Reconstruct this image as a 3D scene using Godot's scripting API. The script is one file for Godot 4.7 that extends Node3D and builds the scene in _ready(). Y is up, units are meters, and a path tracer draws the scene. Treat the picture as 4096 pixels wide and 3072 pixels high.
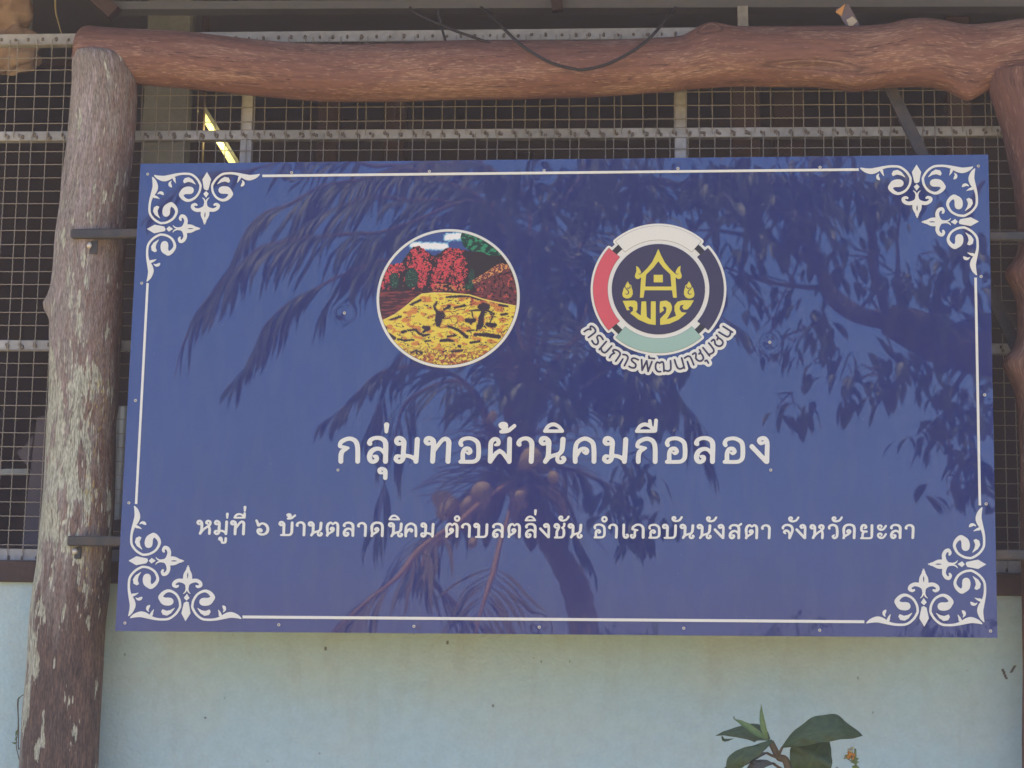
extends Node3D
# A blue shop sign on a log frame in front of a weaving shed's wire mesh window; palm and trees stand across the yard and show in the gloss of the sign.

const PI2 := TAU
var rng := RandomNumberGenerator.new()
var names := {}
var M := {}

# ---------------------------------------------------------------- names and tags
func numbered(called: String) -> String:
	var n: int = names.get(called, 0)
	names[called] = n + 1
	return called if n == 0 else "%s_%03d" % [called, n]

func put(called: String, mesh: Mesh, mat: Material, parent: Node = self) -> MeshInstance3D:
	var o := MeshInstance3D.new()
	o.mesh = mesh
	if mat: o.material_override = mat
	if parent == self:
		o.name = numbered(called)
	else:
		var k := 0
		o.name = called
		while parent.has_node(NodePath(String(o.name))):
			k += 1
			o.name = "%s_%03d" % [called, k]
	parent.add_child(o, true)
	return o

func tag(o: Node, label: String, category: String, group := "") -> Node:
	o.set_meta("label", label)
	o.set_meta("category", category)
	if group: o.set_meta("group", group)
	return o

func thing(called: String, label: String, category: String, at := Vector3.ZERO, group := "") -> Node3D:
	var o := Node3D.new()
	o.name = numbered(called)
	o.position = at
	add_child(o, true)
	tag(o, label, category, group)
	return o

# ---------------------------------------------------------------- materials
func lin(r: float, g: float, b: float) -> Color:
	return Color(r, g, b).linear_to_srgb()

func mat(called: String, c: Color, rough := 0.8, metal := 0.0, spec := 0.5) -> StandardMaterial3D:
	var m := StandardMaterial3D.new()
	m.resource_name = called
	m.albedo_color = c
	m.roughness = rough
	m.metallic = metal
	m.metallic_specular = spec
	M[called] = m
	return m

func noise(seed_: int, freq: float, oct := 4, kind := FastNoiseLite.TYPE_SIMPLEX_SMOOTH) -> FastNoiseLite:
	var n := FastNoiseLite.new()
	n.seed = seed_
	n.noise_type = kind
	n.frequency = freq
	n.fractal_type = FastNoiseLite.FRACTAL_FBM if oct > 1 else FastNoiseLite.FRACTAL_NONE
	n.fractal_octaves = oct
	return n

func image_of(w: int, h: int, f: Callable) -> Image:
	var d := PackedByteArray()
	d.resize(w * h * 3)
	var k := 0
	for y in h:
		for x in w:
			var c: Color = f.call(x, y)
			d[k] = int(clampf(c.r, 0, 1) * 255.0); d[k + 1] = int(clampf(c.g, 0, 1) * 255.0); d[k + 2] = int(clampf(c.b, 0, 1) * 255.0)
			k += 3
	return Image.create_from_data(w, h, false, Image.FORMAT_RGB8, d)

func bump_of(im: Image, strength: float) -> ImageTexture:
	var b: Image = im.duplicate()
	b.convert(Image.FORMAT_RGBA8)
	b.bump_map_to_normal_map(strength)
	return ImageTexture.create_from_image(b)

func grain_texture(seed_: int, a: Color, b: Color, size := 256, freq := 0.05, stretch := 1.0) -> ImageTexture:
	var n := noise(seed_, freq, 5)
	var n2 := noise(seed_ + 7, freq * 6.0, 2)
	return ImageTexture.create_from_image(image_of(size, size, func(x, y):
		var fx := float(x) / size * TAU
		var fy := float(y) / size * TAU
		var r := size / TAU
		var v := n.get_noise_3d(cos(fx) * r * stretch, sin(fx) * r * stretch, sin(fy) * r) * 0.5 + n.get_noise_3d(cos(fy) * r, 900.0 + sin(fy) * r, cos(fx) * r * stretch) * 0.5
		v += n2.get_noise_2d(x, y) * 0.25
		return a.lerp(b, clampf(v * 1.3 + 0.5, 0, 1))))

# ---------------------------------------------------------------- solids
func begin() -> SurfaceTool:
	var st := SurfaceTool.new()
	st.begin(Mesh.PRIMITIVE_TRIANGLES)
	return st

func quad(st: SurfaceTool, a: Vector3, b: Vector3, c: Vector3, d: Vector3) -> void:
	# a b c d clockwise seen from the front
	for p in [[a, Vector2(0, 0)], [b, Vector2(1, 0)], [c, Vector2(1, 1)], [a, Vector2(0, 0)], [c, Vector2(1, 1)], [d, Vector2(0, 1)]]:
		st.set_uv(p[1])
		st.add_vertex(p[0])

func hexa(st: SurfaceTool, p: Array) -> void:
	# corners 0..3 near face (bl, br, tr, tl seen from +z), 4..7 far face
	st.set_smooth_group(-1)
	quad(st, p[0], p[3], p[2], p[1]); quad(st, p[5], p[6], p[7], p[4])
	quad(st, p[4], p[7], p[3], p[0]); quad(st, p[1], p[2], p[6], p[5])
	quad(st, p[3], p[7], p[6], p[2]); quad(st, p[4], p[0], p[1], p[5])

func box(st: SurfaceTool, lo: Vector3, hi: Vector3) -> void:
	hexa(st, [Vector3(lo.x, lo.y, hi.z), Vector3(hi.x, lo.y, hi.z), Vector3(hi.x, hi.y, hi.z), Vector3(lo.x, hi.y, hi.z), Vector3(lo.x, lo.y, lo.z), Vector3(hi.x, lo.y, lo.z), Vector3(hi.x, hi.y, lo.z), Vector3(lo.x, hi.y, lo.z)])

func chamfer_box(st: SurfaceTool, lo: Vector3, hi: Vector3, c: float) -> void:
	# box with its long-edge corners cut: an octagonal front outline would change it, so all twelve edges get a bevel
	var xs := [lo.x, lo.x + c, hi.x - c, hi.x]
	var ys := [lo.y, lo.y + c, hi.y - c, hi.y]
	var zs := [lo.z, lo.z + c, hi.z - c, hi.z]
	st.set_smooth_group(-1)
	var P := func(i, j, k): return Vector3(xs[i], ys[j], zs[k])
	# faces
	quad(st, P.call(1, 1, 3), P.call(1, 2, 3), P.call(2, 2, 3), P.call(2, 1, 3))
	quad(st, P.call(2, 1, 0), P.call(2, 2, 0), P.call(1, 2, 0), P.call(1, 1, 0))
	quad(st, P.call(0, 1, 1), P.call(0, 2, 1), P.call(0, 2, 2), P.call(0, 1, 2))
	quad(st, P.call(3, 1, 2), P.call(3, 2, 2), P.call(3, 2, 1), P.call(3, 1, 1))
	quad(st, P.call(1, 3, 2), P.call(1, 3, 1), P.call(2, 3, 1), P.call(2, 3, 2))
	quad(st, P.call(1, 0, 1), P.call(1, 0, 2), P.call(2, 0, 2), P.call(2, 0, 1))
	# front bevels
	quad(st, P.call(1, 2, 3), P.call(1, 3, 2), P.call(2, 3, 2), P.call(2, 2, 3))
	quad(st, P.call(1, 0, 2), P.call(1, 1, 3), P.call(2, 1, 3), P.call(2, 0, 2))
	quad(st, P.call(0, 1, 2), P.call(0, 2, 2), P.call(1, 2, 3), P.call(1, 1, 3))
	quad(st, P.call(2, 1, 3), P.call(2, 2, 3), P.call(3, 2, 2), P.call(3, 1, 2))
	# back bevels
	quad(st, P.call(2, 2, 0), P.call(2, 3, 1), P.call(1, 3, 1), P.call(1, 2, 0))
	quad(st, P.call(2, 0, 1), P.call(2, 1, 0), P.call(1, 1, 0), P.call(1, 0, 1))
	quad(st, P.call(1, 1, 0), P.call(1, 2, 0), P.call(0, 2, 1), P.call(0, 1, 1))
	quad(st, P.call(3, 1, 1), P.call(3, 2, 1), P.call(2, 2, 0), P.call(2, 1, 0))
	# upright bevels
	quad(st, P.call(0, 2, 1), P.call(1, 3, 1), P.call(1, 3, 2), P.call(0, 2, 2))
	quad(st, P.call(2, 3, 2), P.call(2, 3, 1), P.call(3, 2, 1), P.call(3, 2, 2))
	quad(st, P.call(0, 1, 2), P.call(1, 0, 2), P.call(1, 0, 1), P.call(0, 1, 1))
	quad(st, P.call(3, 1, 1), P.call(2, 0, 1), P.call(2, 0, 2), P.call(3, 1, 2))

func solid(st: SurfaceTool) -> ArrayMesh:
	st.generate_normals()
	return st.commit()

func block(lo: Vector3, hi: Vector3, c := 0.0) -> ArrayMesh:
	var st := begin()
	if c > 0: chamfer_box(st, lo, hi, c)
	else: box(st, lo, hi)
	return solid(st)

func bar(st: SurfaceTool, p: Vector3, q: Vector3, w: float, h: float, facing := Vector3(0, 0, 1)) -> void:
	# a bar of width w (across) and depth h (along facing) from p to q
	var d := (q - p).normalized()
	var s := d.cross(facing).normalized() * w * 0.5
	var f := s.cross(d).normalized() * h * 0.5
	hexa(st, [p - s + f, p + s + f, q + s + f, q - s + f, p - s - f, p + s - f, q + s - f, q - s - f])

func spline(pts: Array, per: int) -> Array:
	var out := []
	var n := pts.size()
	for i in n - 1:
		var p0 = pts[maxi(i - 1, 0)]
		var p1 = pts[i]
		var p2 = pts[i + 1]
		var p3 = pts[mini(i + 2, n - 1)]
		for k in per:
			var t := float(k) / per
			out.append(0.5 * ((2.0 * p1) + (p2 - p0) * t + (2.0 * p0 - 5.0 * p1 + 4.0 * p2 - p3) * t * t + (3.0 * p1 - p0 - 3.0 * p2 + p3) * t * t * t))
	out.append(pts[n - 1])
	return out

func tube(st: SurfaceTool, pts: Array, r0: float, r1: float, sides := 6, radii := []) -> void:
	st.set_smooth_group(0)
	var n := pts.size()
	var prev := []
	var up := Vector3(0.31, 0.17, 0.93).normalized()
	for i in n:
		var d: Vector3 = (pts[mini(i + 1, n - 1)] - pts[maxi(i - 1, 0)])
		d = d.normalized() if d.length() > 1e-7 else Vector3.UP
		var a := up - d * up.dot(d)
		if a.length() < 0.05: a = d.cross(Vector3(1, 0.2, 0))
		a = a.normalized()
		up = a
		var b := d.cross(a)
		var r := lerpf(r0, r1, float(i) / maxi(n - 1, 1))
		if radii.size(): r = radii[mini(i, radii.size() - 1)]
		var ring := []
		for k in sides:
			var t := TAU * k / sides
			ring.append([pts[i] + (a * cos(t) + b * sin(t)) * r, a * cos(t) + b * sin(t)])
		if i > 0:
			for k in sides:
				var m := (k + 1) % sides
				for v in [prev[k], ring[m], prev[m], prev[k], ring[k], ring[m]]:
					st.set_normal(v[1]); st.set_uv(Vector2(0, 0)); st.add_vertex(v[0])
		prev = ring

func tube_mesh(pts: Array, r0: float, r1: float, sides := 8, radii := []) -> ArrayMesh:
	var st := begin()
	tube(st, pts, r0, r1, sides, radii)
	return st.commit()

# ---------------------------------------------------------------- flat cut-out shapes (letters, ornaments) from signed distances
class Cut:
	var lo := Vector2(1e9, 1e9)
	var hi := Vector2(-1e9, -1e9)
	var caps := []      # [a, b, ra, rb]
	var polys := []     # [points, inflate]
	var holes := []     # [points] or [[centre, rx, ry]]
	func cap(a: Vector2, b: Vector2, ra: float, rb: float) -> void:
		caps.append([a, b, ra, rb])
		for p in [[a, ra], [b, rb]]:
			lo = Vector2(minf(lo.x, p[0].x - p[1]), minf(lo.y, p[0].y - p[1]))
			hi = Vector2(maxf(hi.x, p[0].x + p[1]), maxf(hi.y, p[0].y + p[1]))
	func poly(pts: PackedVector2Array, grow := 0.0) -> void:
		polys.append([pts, grow])
		for p in pts:
			lo = Vector2(minf(lo.x, p.x - grow), minf(lo.y, p.y - grow))
			hi = Vector2(maxf(hi.x, p.x + grow), maxf(hi.y, p.y + grow))

func strokes(c: Cut, text: String, tf: Callable, scale: float, grow := 0.0, per := 3) -> void:
	# "x,y,r x,y,r|..." : smooth strokes of varying width, laid down through tf
	for s in text.split("|"):
		var pts := []
		for t in s.strip_edges().split(" "):
			var n := t.split_floats(",")
			pts.append(Vector3(n[0], n[1], n[2]))
		var sm := spline(pts, per) if pts.size() > 2 else pts
		for i in sm.size() - 1:
			c.cap(tf.call(Vector2(sm[i].x, sm[i].y)), tf.call(Vector2(sm[i + 1].x, sm[i + 1].y)), maxf(sm[i].z, 0.5) * scale + grow, maxf(sm[i + 1].z, 0.5) * scale + grow)

func outline(text: String, tf: Callable) -> PackedVector2Array:
	var out := PackedVector2Array()
	for t in text.strip_edges().split(" "):
		var n := t.split_floats(",")
		out.append(tf.call(Vector2(n[0], n[1])))
	return out

func poly_dist(p: Vector2, pts: PackedVector2Array) -> float:
	var best := 1e18
	var inside := false
	var j := pts.size() - 1
	for i in pts.size():
		var a := pts[i]
		var b := pts[j]
		var e := b - a
		var w := p - a
		var q := w - e * clampf(w.dot(e) / maxf(e.length_squared(), 1e-18), 0, 1)
		best = minf(best, q.length_squared())
		if (a.y > p.y) != (b.y > p.y) and p.x < (b.x - a.x) * (p.y - a.y) / (b.y - a.y) + a.x: inside = not inside
		j = i
	return -sqrt(best) if inside else sqrt(best)

func cut_mesh(c: Cut, cell: float, z0: float, z1: float) -> ArrayMesh:
	var pad := cell * 2.0
	var o := c.lo - Vector2(pad, pad)
	var nx := int((c.hi.x - c.lo.x + 2 * pad) / cell) + 2
	var ny := int((c.hi.y - c.lo.y + 2 * pad) / cell) + 2
	var f := PackedFloat32Array()
	f.resize(nx * ny)
	f.fill(1.0)
	for k in c.caps:
		var a: Vector2 = k[0]
		var b: Vector2 = k[1]
		var r := maxf(k[2], k[3]) + pad
		var x0 := maxi(0, int((minf(a.x, b.x) - r - o.x) / cell)); var x1 := mini(nx - 1, int((maxf(a.x, b.x) + r - o.x) / cell) + 1)
		var y0 := maxi(0, int((minf(a.y, b.y) - r - o.y) / cell)); var y1 := mini(ny - 1, int((maxf(a.y, b.y) + r - o.y) / cell) + 1)
		var e := b - a
		var l2 := maxf(e.length_squared(), 1e-14)
		var ra: float = k[2]
		var dr: float = k[3] - k[2]
		for y in range(y0, y1 + 1):
			for x in range(x0, x1 + 1):
				var w := Vector2(o.x + x * cell, o.y + y * cell) - a
				var t := clampf(w.dot(e) / l2, 0, 1)
				var d := (w - e * t).length() - (ra + dr * t)
				if d < f[y * nx + x]: f[y * nx + x] = d
	for k in c.polys:
		var pts: PackedVector2Array = k[0]
		var g: float = k[1]
		var lo := pts[0]
		var hi := pts[0]
		for p in pts:
			lo = lo.min(p); hi = hi.max(p)
		var r := g + pad
		for y in range(maxi(0, int((lo.y - r - o.y) / cell)), mini(ny - 1, int((hi.y + r - o.y) / cell) + 1) + 1):
			for x in range(maxi(0, int((lo.x - r - o.x) / cell)), mini(nx - 1, int((hi.x + r - o.x) / cell) + 1) + 1):
				var d := poly_dist(Vector2(o.x + x * cell, o.y + y * cell), pts) - g
				if d < f[y * nx + x]: f[y * nx + x] = d
	for k in c.holes:
		var pts: PackedVector2Array = k
		for y in ny:
			for x in nx:
				if f[y * nx + x] < pad:
					f[y * nx + x] = maxf(f[y * nx + x], -poly_dist(Vector2(o.x + x * cell, o.y + y * cell), pts))
	# marching squares
	var v := PackedVector3Array()
	var nn := PackedVector3Array()
	var front := Vector3(0, 0, 1)
	for y in ny - 1:
		var run := -1
		for x in nx:
			var full := false
			var m := 0
			if x < nx - 1:
				var i := y * nx + x
				var d := [f[i], f[i + 1], f[i + nx + 1], f[i + nx]]
				for q in 4:
					if d[q] < 0: m |= 1 << q
				full = m == 15
				if not full and m > 0:
					var cs := [Vector2(x, y), Vector2(x + 1, y), Vector2(x + 1, y + 1), Vector2(x, y + 1)]
					var pg := []
					var crossing := []
					for q in 4:
						var q2 := (q + 1) % 4
						if d[q] < 0: pg.append(cs[q])
						if (d[q] < 0) != (d[q2] < 0):
							var t: float = d[q] / (d[q] - d[q2])
							var p: Vector2 = cs[q].lerp(cs[q2], t)
							crossing.append([pg.size(), p, d[q] < 0])
							pg.append(p)
					var W := []
					for p in pg: W.append(Vector2(o.x + p.x * cell, o.y + p.y * cell))
					for q in range(1, W.size() - 1):
						v.append(Vector3(W[0].x, W[0].y, z1)); v.append(Vector3(W[q + 1].x, W[q + 1].y, z1)); v.append(Vector3(W[q].x, W[q].y, z1))
						nn.append(front); nn.append(front); nn.append(front)
					for q in crossing.size():
						if crossing[q][2]:
							var a: Vector2 = crossing[q][1] * cell + o
							var b: Vector2 = crossing[(q + 1) % crossing.size()][1] * cell + o
							var e := (b - a)
							if e.length() < 1e-9: continue
							var nrm := Vector3(e.y, -e.x, 0).normalized()
							var qa := Vector3(a.x, a.y, z1); var qb := Vector3(b.x, b.y, z1); var qc := Vector3(b.x, b.y, z0); var qd := Vector3(a.x, a.y, z0)
							for p in [qa, qb, qc, qa, qc, qd]:
								v.append(p); nn.append(nrm)
			if full:
				if run < 0: run = x
			elif run >= 0:
				var a := Vector3(o.x + run * cell, o.y + y * cell, z1); var b := Vector3(o.x + x * cell, a.y, z1); var cc := Vector3(b.x, a.y + cell, z1); var dd := Vector3(a.x, cc.y, z1)
				for p in [a, dd, cc, a, cc, b]:
					v.append(p); nn.append(front)
				run = -1
	var arr := []
	arr.resize(Mesh.ARRAY_MAX)
	arr[Mesh.ARRAY_VERTEX] = v
	arr[Mesh.ARRAY_NORMAL] = nn
	var am := ArrayMesh.new()
	am.add_surface_from_arrays(Mesh.PRIMITIVE_TRIANGLES, arr)
	return am

# ---------------------------------------------------------------- logs
func log_solid(rows: Array, side_axis: Vector3, knots: Array, seed_: int, sides := 64, per := 6) -> ArrayMesh:
	# rows: [centre, radius across, radius in depth]; knots: [along 0..1, angle, height, width along (m), width round (rad)]
	var cs := []
	var rs := []
	for r in rows:
		cs.append(r[0]); rs.append(Vector2(r[1], r[2]))
	cs = spline(cs, per); rs = spline(rs, per)
	var n := cs.size()
	var nz := noise(seed_, 1.6, 3)
	var nf := noise(seed_ + 3, 9.0, 3)
	var along := [0.0]
	for i in range(1, n): along.append(along[i - 1] + (cs[i] - cs[i - 1]).length())
	var total: float = along[n - 1]
	var P := []
	for i in n:
		var ring := []
		for k in sides + 1:
			var t := TAU * (k % sides) / sides   # 0 points away from the viewer, PI at the viewer
			var dir := side_axis * -sin(t) + Vector3(0, 0, -cos(t))
			var big := nz.get_noise_3d(cos(t) * 0.5, sin(t) * 0.5, along[i] * 0.9)
			var fine := nf.get_noise_3d(cos(t) * 0.9, sin(t) * 0.9, along[i] * 0.12)
			var grow := 1.0 + 0.045 * big + 0.03 * fine
			var add := 0.0
			for q in knots:
				var da: float = wrapf(t - q[1], -PI, PI) / q[4]
				var dl: float = (along[i] - q[0] * total) / q[3]
				add += q[2] * exp(-da * da - dl * dl)
			ring.append(cs[i] + dir * add + Vector3(dir.x * rs[i].x, dir.y * rs[i].x, dir.z * rs[i].y) * grow)
		P.append(ring)
	var st := begin()
	st.set_smooth_group(0)
	for i in n - 1:
		for k in sides:
			var u0 := float(k) / sides; var u1 := float(k + 1) / sides
			var v0: float = along[i] / total; var v1: float = along[i + 1] / total
			for q in [[P[i][k], u0, v0], [P[i][k + 1], u1, v0], [P[i + 1][k + 1], u1, v1], [P[i][k], u0, v0], [P[i + 1][k + 1], u1, v1], [P[i + 1][k], u0, v1]]:
				st.set_uv(Vector2(q[1], q[2])); st.add_vertex(q[0])
	for e in [0, n - 1]:
		for k in sides:
			var a = P[e][k]; var b = P[e][k + 1]
			for q in ([cs[e], b, a] if e == 0 else [cs[e], a, b]):
				st.set_uv(Vector2(0.5, 0.0 if e == 0 else 1.0)); st.add_vertex(q)
	st.index()
	st.generate_normals()
	st.generate_tangents()
	return st.commit()

# ---------------------------------------------------------------- plants
func leaf_blade(st: SurfaceTool, mid: Array, width: float, side: Vector3, fold: float, prof := 0) -> void:
	# a leaf along the points mid; side points across it; fold lifts its two halves
	var n := mid.size()
	st.set_smooth_group(0)
	var last := []
	for i in n:
		var t := float(i) / (n - 1)
		var w := width * (pow(sin(PI * pow(t, 0.75 if prof == 0 else 1.0)), 0.8)) * 0.5
		if i == n - 1: w = 0.0
		var d: Vector3 = (mid[mini(i + 1, n - 1)] - mid[maxi(i - 1, 0)]).normalized()
		var s := (side - d * side.dot(d)).normalized()
		var up := s.cross(d)
		var row := [mid[i] + s * w + up * fold * w, mid[i], mid[i] - s * w + up * fold * w]
		if i > 0:
			for k in 2:
				for q in [[last[k], k * 0.5, t], [last[k + 1], k * 0.5 + 0.5, t], [row[k + 1], k * 0.5 + 0.5, t], [last[k], k * 0.5, t], [row[k + 1], k * 0.5 + 0.5, t], [row[k], k * 0.5, t]]:
					st.set_uv(Vector2(q[1], q[2])); st.add_vertex(q[0])
		last = row

func frond(st: SurfaceTool, ctrl: Array, r0: float, leaf: float, bare: float, hang: float, sun := 0.0) -> void:
	# leaflets of a coconut frond along the spine ctrl
	var sp := spline(ctrl, 18)
	var len := 0.0
	for i in range(1, sp.size()): len += (sp[i] - sp[i - 1]).length()
	var step := 0.05
	var gaps := noise(rng.randi() % 1000, 1.0, 1)
	var walk := 0.0
	var run := 0.0
	for i in range(1, sp.size()):
		var d: Vector3 = (sp[i] - sp[i - 1])
		var l := d.length()
		d = d.normalized()
		while walk < l:
			var t := (run + walk) / len
			var at: Vector3 = sp[i - 1] + d * walk
			walk += step
			if t < bare or gaps.get_noise_1d(t * 9.0) > 0.30: continue
			var side := d.cross(Vector3.UP)
			if side.length() < 0.25: side = d.cross(Vector3(0.3, 0.2, 1))
			side = side.normalized()
			for s in [-1.0, 1.0]:
				if rng.randf() < 0.12: continue
				var q := (t - bare) / (1.0 - bare)
				var ll := leaf * (0.45 + 0.55 * sin(PI * (0.18 + q * 0.72))) * rng.randf_range(0.65, 1.15)
				var dir: Vector3 = (d * (0.55 + 0.5 * q) + side * s * (1.0 - 0.45 * q) + Vector3(rng.randfn(0, 0.13), rng.randfn(0, 0.11), rng.randfn(0, 0.13))).normalized()
				var p := at
				var mid := [p]
				for k in 4:
					dir = (dir + Vector3(0, -hang * (0.25 + 0.22 * k), 0)).normalized()
					p = p + dir * ll * 0.25
					mid.append(p)
				leaf_blade(st, mid, rng.randf_range(0.030, 0.055), d, 0.25, 1)
		walk -= l
		run += l

func leaf_cluster(at: Array, count: int, spread: Vector3, leaf: float) -> ArrayMesh:
	var st := begin()
	for c in at:
		for k in count:
			var p: Vector3 = c + Vector3(rng.randfn(0, 0.5) * spread.x, rng.randfn(0, 0.5) * spread.y, rng.randfn(0, 0.5) * spread.z)
			var yaw := rng.randf() * TAU
			var out := Vector3(cos(yaw), rng.randf_range(-0.2, 0.3), sin(yaw)).normalized()
			var l := leaf * rng.randf_range(0.7, 1.25)
			var mid := [p]
			var d := (out * rng.randf_range(0.25, 0.9) + Vector3(0, -0.6, 0)).normalized()
			for j in 4:
				p += d * l * 0.25
				d = (d + Vector3(0, -0.35, 0)).normalized()
				mid.append(p)
			leaf_blade(st, mid, l * rng.randf_range(0.3, 0.42), Vector3(-out.z, 0, out.x).rotated(d, rng.randfn(0, 0.5)), 0.3)
	st.generate_normals()
	return st.commit()
func _ready() -> void:
	rng.seed = 4711
	# camera, sky, sun, exposure
	var cam := Camera3D.new()
	cam.name = "camera"
	cam.position = Vector3(0.29772, 1.60000, 5.13239)
	cam.rotation = Vector3(0.153539, 0.079676, 0.017485)
	cam.fov = 23.1483
	cam.near = 0.05
	cam.far = 600.0
	add_child(cam)
	var env := Environment.new()
	env.background_mode = Environment.BG_SKY
	var sky := ProceduralSkyMaterial.new()
	sky.sky_top_color = Color(0.31, 0.465, 0.71)
	sky.sky_horizon_color = Color(0.49, 0.67, 0.86)
	sky.sky_curve = 0.2
	sky.sky_energy_multiplier = 1.2
	sky.sun_angle_max = 90.0
	sky.sun_curve = 0.55
	sky.ground_bottom_color = Color(0.30, 0.27, 0.20)
	sky.ground_horizon_color = Color(0.42, 0.45, 0.42)
	env.sky = Sky.new()
	env.sky.sky_material = sky
	env.tonemap_mode = Environment.TONE_MAPPER_LINEAR
	env.tonemap_exposure = 2.1
	env.fog_enabled = true
	env.fog_density = 0.0075
	env.fog_light_color = Color(0.82, 0.79, 0.87)
	env.sdfgi_enabled = true
	env.ssao_enabled = true
	env.ssil_enabled = true
	var we := WorldEnvironment.new()
	we.name = "world_environment"
	we.environment = env
	add_child(we)
	var sun := DirectionalLight3D.new()
	sun.name = "sun"
	sun.light_energy = 1.6
	sun.light_color = Color(1.0, 0.93, 0.75)
	sun.light_angular_distance = 0.5
	sun.shadow_enabled = true
	sun.look_at_from_position(Vector3(-1.8, 9.0, -3.2), Vector3.ZERO)
	add_child(sun)
	materials()
	building()
	wire_screen()
	indoors()
	logs()
	sign_board()
	loose_things()
	plants_by_wall()
	yard()

func materials() -> void:
	var bb := mat("board_blue", Color(1, 1, 1), 0.012, 0.0, 0.7)
	var f1 := noise(301, 0.008, 4); var f2 := noise(302, 0.03, 3); var f3 := noise(303, 0.5, 2)
	var face := image_of(960, 532, func(x, y):
		var fade := 1.0 + 0.08 * f1.get_noise_2d(x, y) + 0.03 * f2.get_noise_2d(x * 2.0, y * 0.25) + 0.05 * f3.get_noise_2d(x, y)
		var c := Color(0.016, 0.032, 0.158) * fade
		var dust := clampf(f2.get_noise_2d(x * 1.3, y * 0.35 + 300.0) * 0.22 + 0.06 * f3.get_noise_2d(y, x), 0, 0.06)
		return c.lerp(Color(0.12, 0.12, 0.13), dust).linear_to_srgb())
	var fr := RandomNumberGenerator.new()
	fr.seed = 12
	for i in 260:
		var q := Vector2i(fr.randi_range(2, 956), fr.randi_range(2, 528))
		face.set_pixelv(q, face.get_pixelv(q).lerp(Color(0.12, 0.12, 0.22) if fr.randf() < 0.7 else Color(0.5, 0.5, 0.5), fr.randf_range(0.2, 0.6)))
	bb.albedo_texture = ImageTexture.create_from_image(face)
	mat("letter_white", lin(0.77, 0.76, 0.67), 0.16)
	mat("emblem_red", lin(0.66, 0.10, 0.12), 0.2)
	mat("emblem_green", lin(0.33, 0.50, 0.41), 0.2)
	mat("emblem_navy", lin(0.045, 0.04, 0.085), 0.2)
	mat("emblem_black", lin(0.03, 0.027, 0.03), 0.2)
	mat("emblem_yellow", lin(0.72, 0.62, 0.08), 0.2)
	mat("emblem_line", lin(0.16, 0.17, 0.13), 0.3)
	mat("screw_metal", lin(0.62, 0.58, 0.50), 0.35, 0.3)
	mat("screw_hole", lin(0.03, 0.025, 0.02), 0.9)
	var br := mat("bracket_steel", Color(1, 1, 1), 0.6)
	br.albedo_texture = grain_texture(19, lin(0.030, 0.034, 0.037), lin(0.075, 0.058, 0.045), 256, 0.03)
	br.uv1_triplanar = true; br.uv1_world_triplanar = true; br.uv1_scale = Vector3.ONE * 2.2
	var pg := mat("pillar_grey", Color(1, 1, 1), 0.9)
	pg.albedo_texture = grain_texture(13, lin(0.13, 0.14, 0.135), lin(0.19, 0.20, 0.19), 256, 0.02)
	pg.uv1_triplanar = true; pg.uv1_world_triplanar = true
	mat("wire", lin(0.30, 0.27, 0.215), 0.55, 0.0)
	var steel := mat("frame_steel", Color(1, 1, 1), 0.5)
	steel.albedo_texture = grain_texture(31, lin(0.30, 0.29, 0.26), lin(0.46, 0.45, 0.42), 256, 0.02)
	steel.uv1_triplanar = true; steel.uv1_world_triplanar = true; steel.uv1_scale = Vector3.ONE * 1.3
	mat("weld", lin(0.20, 0.17, 0.13), 0.7, 0.2)
	mat("cable", lin(0.022, 0.02, 0.022), 0.55)
	var timber := mat("dark_timber", Color(1, 1, 1), 0.85)
	timber.albedo_texture = grain_texture(5, lin(0.045, 0.03, 0.026), lin(0.085, 0.05, 0.042), 256, 0.04, 0.3)
	timber.uv1_triplanar = true; timber.uv1_world_triplanar = true; timber.uv1_scale = Vector3.ONE * 1.1
	var concrete := mat("concrete", Color(1, 1, 1), 0.9)
	concrete.albedo_texture = grain_texture(12, lin(0.28, 0.30, 0.27), lin(0.40, 0.42, 0.38), 256, 0.02)
	concrete.uv1_triplanar = true; concrete.uv1_world_triplanar = true
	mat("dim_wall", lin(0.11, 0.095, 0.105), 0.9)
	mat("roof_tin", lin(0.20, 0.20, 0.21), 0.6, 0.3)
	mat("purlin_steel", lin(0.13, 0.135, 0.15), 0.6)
	mat("floor_cement", lin(0.22, 0.21, 0.19), 0.9)

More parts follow.
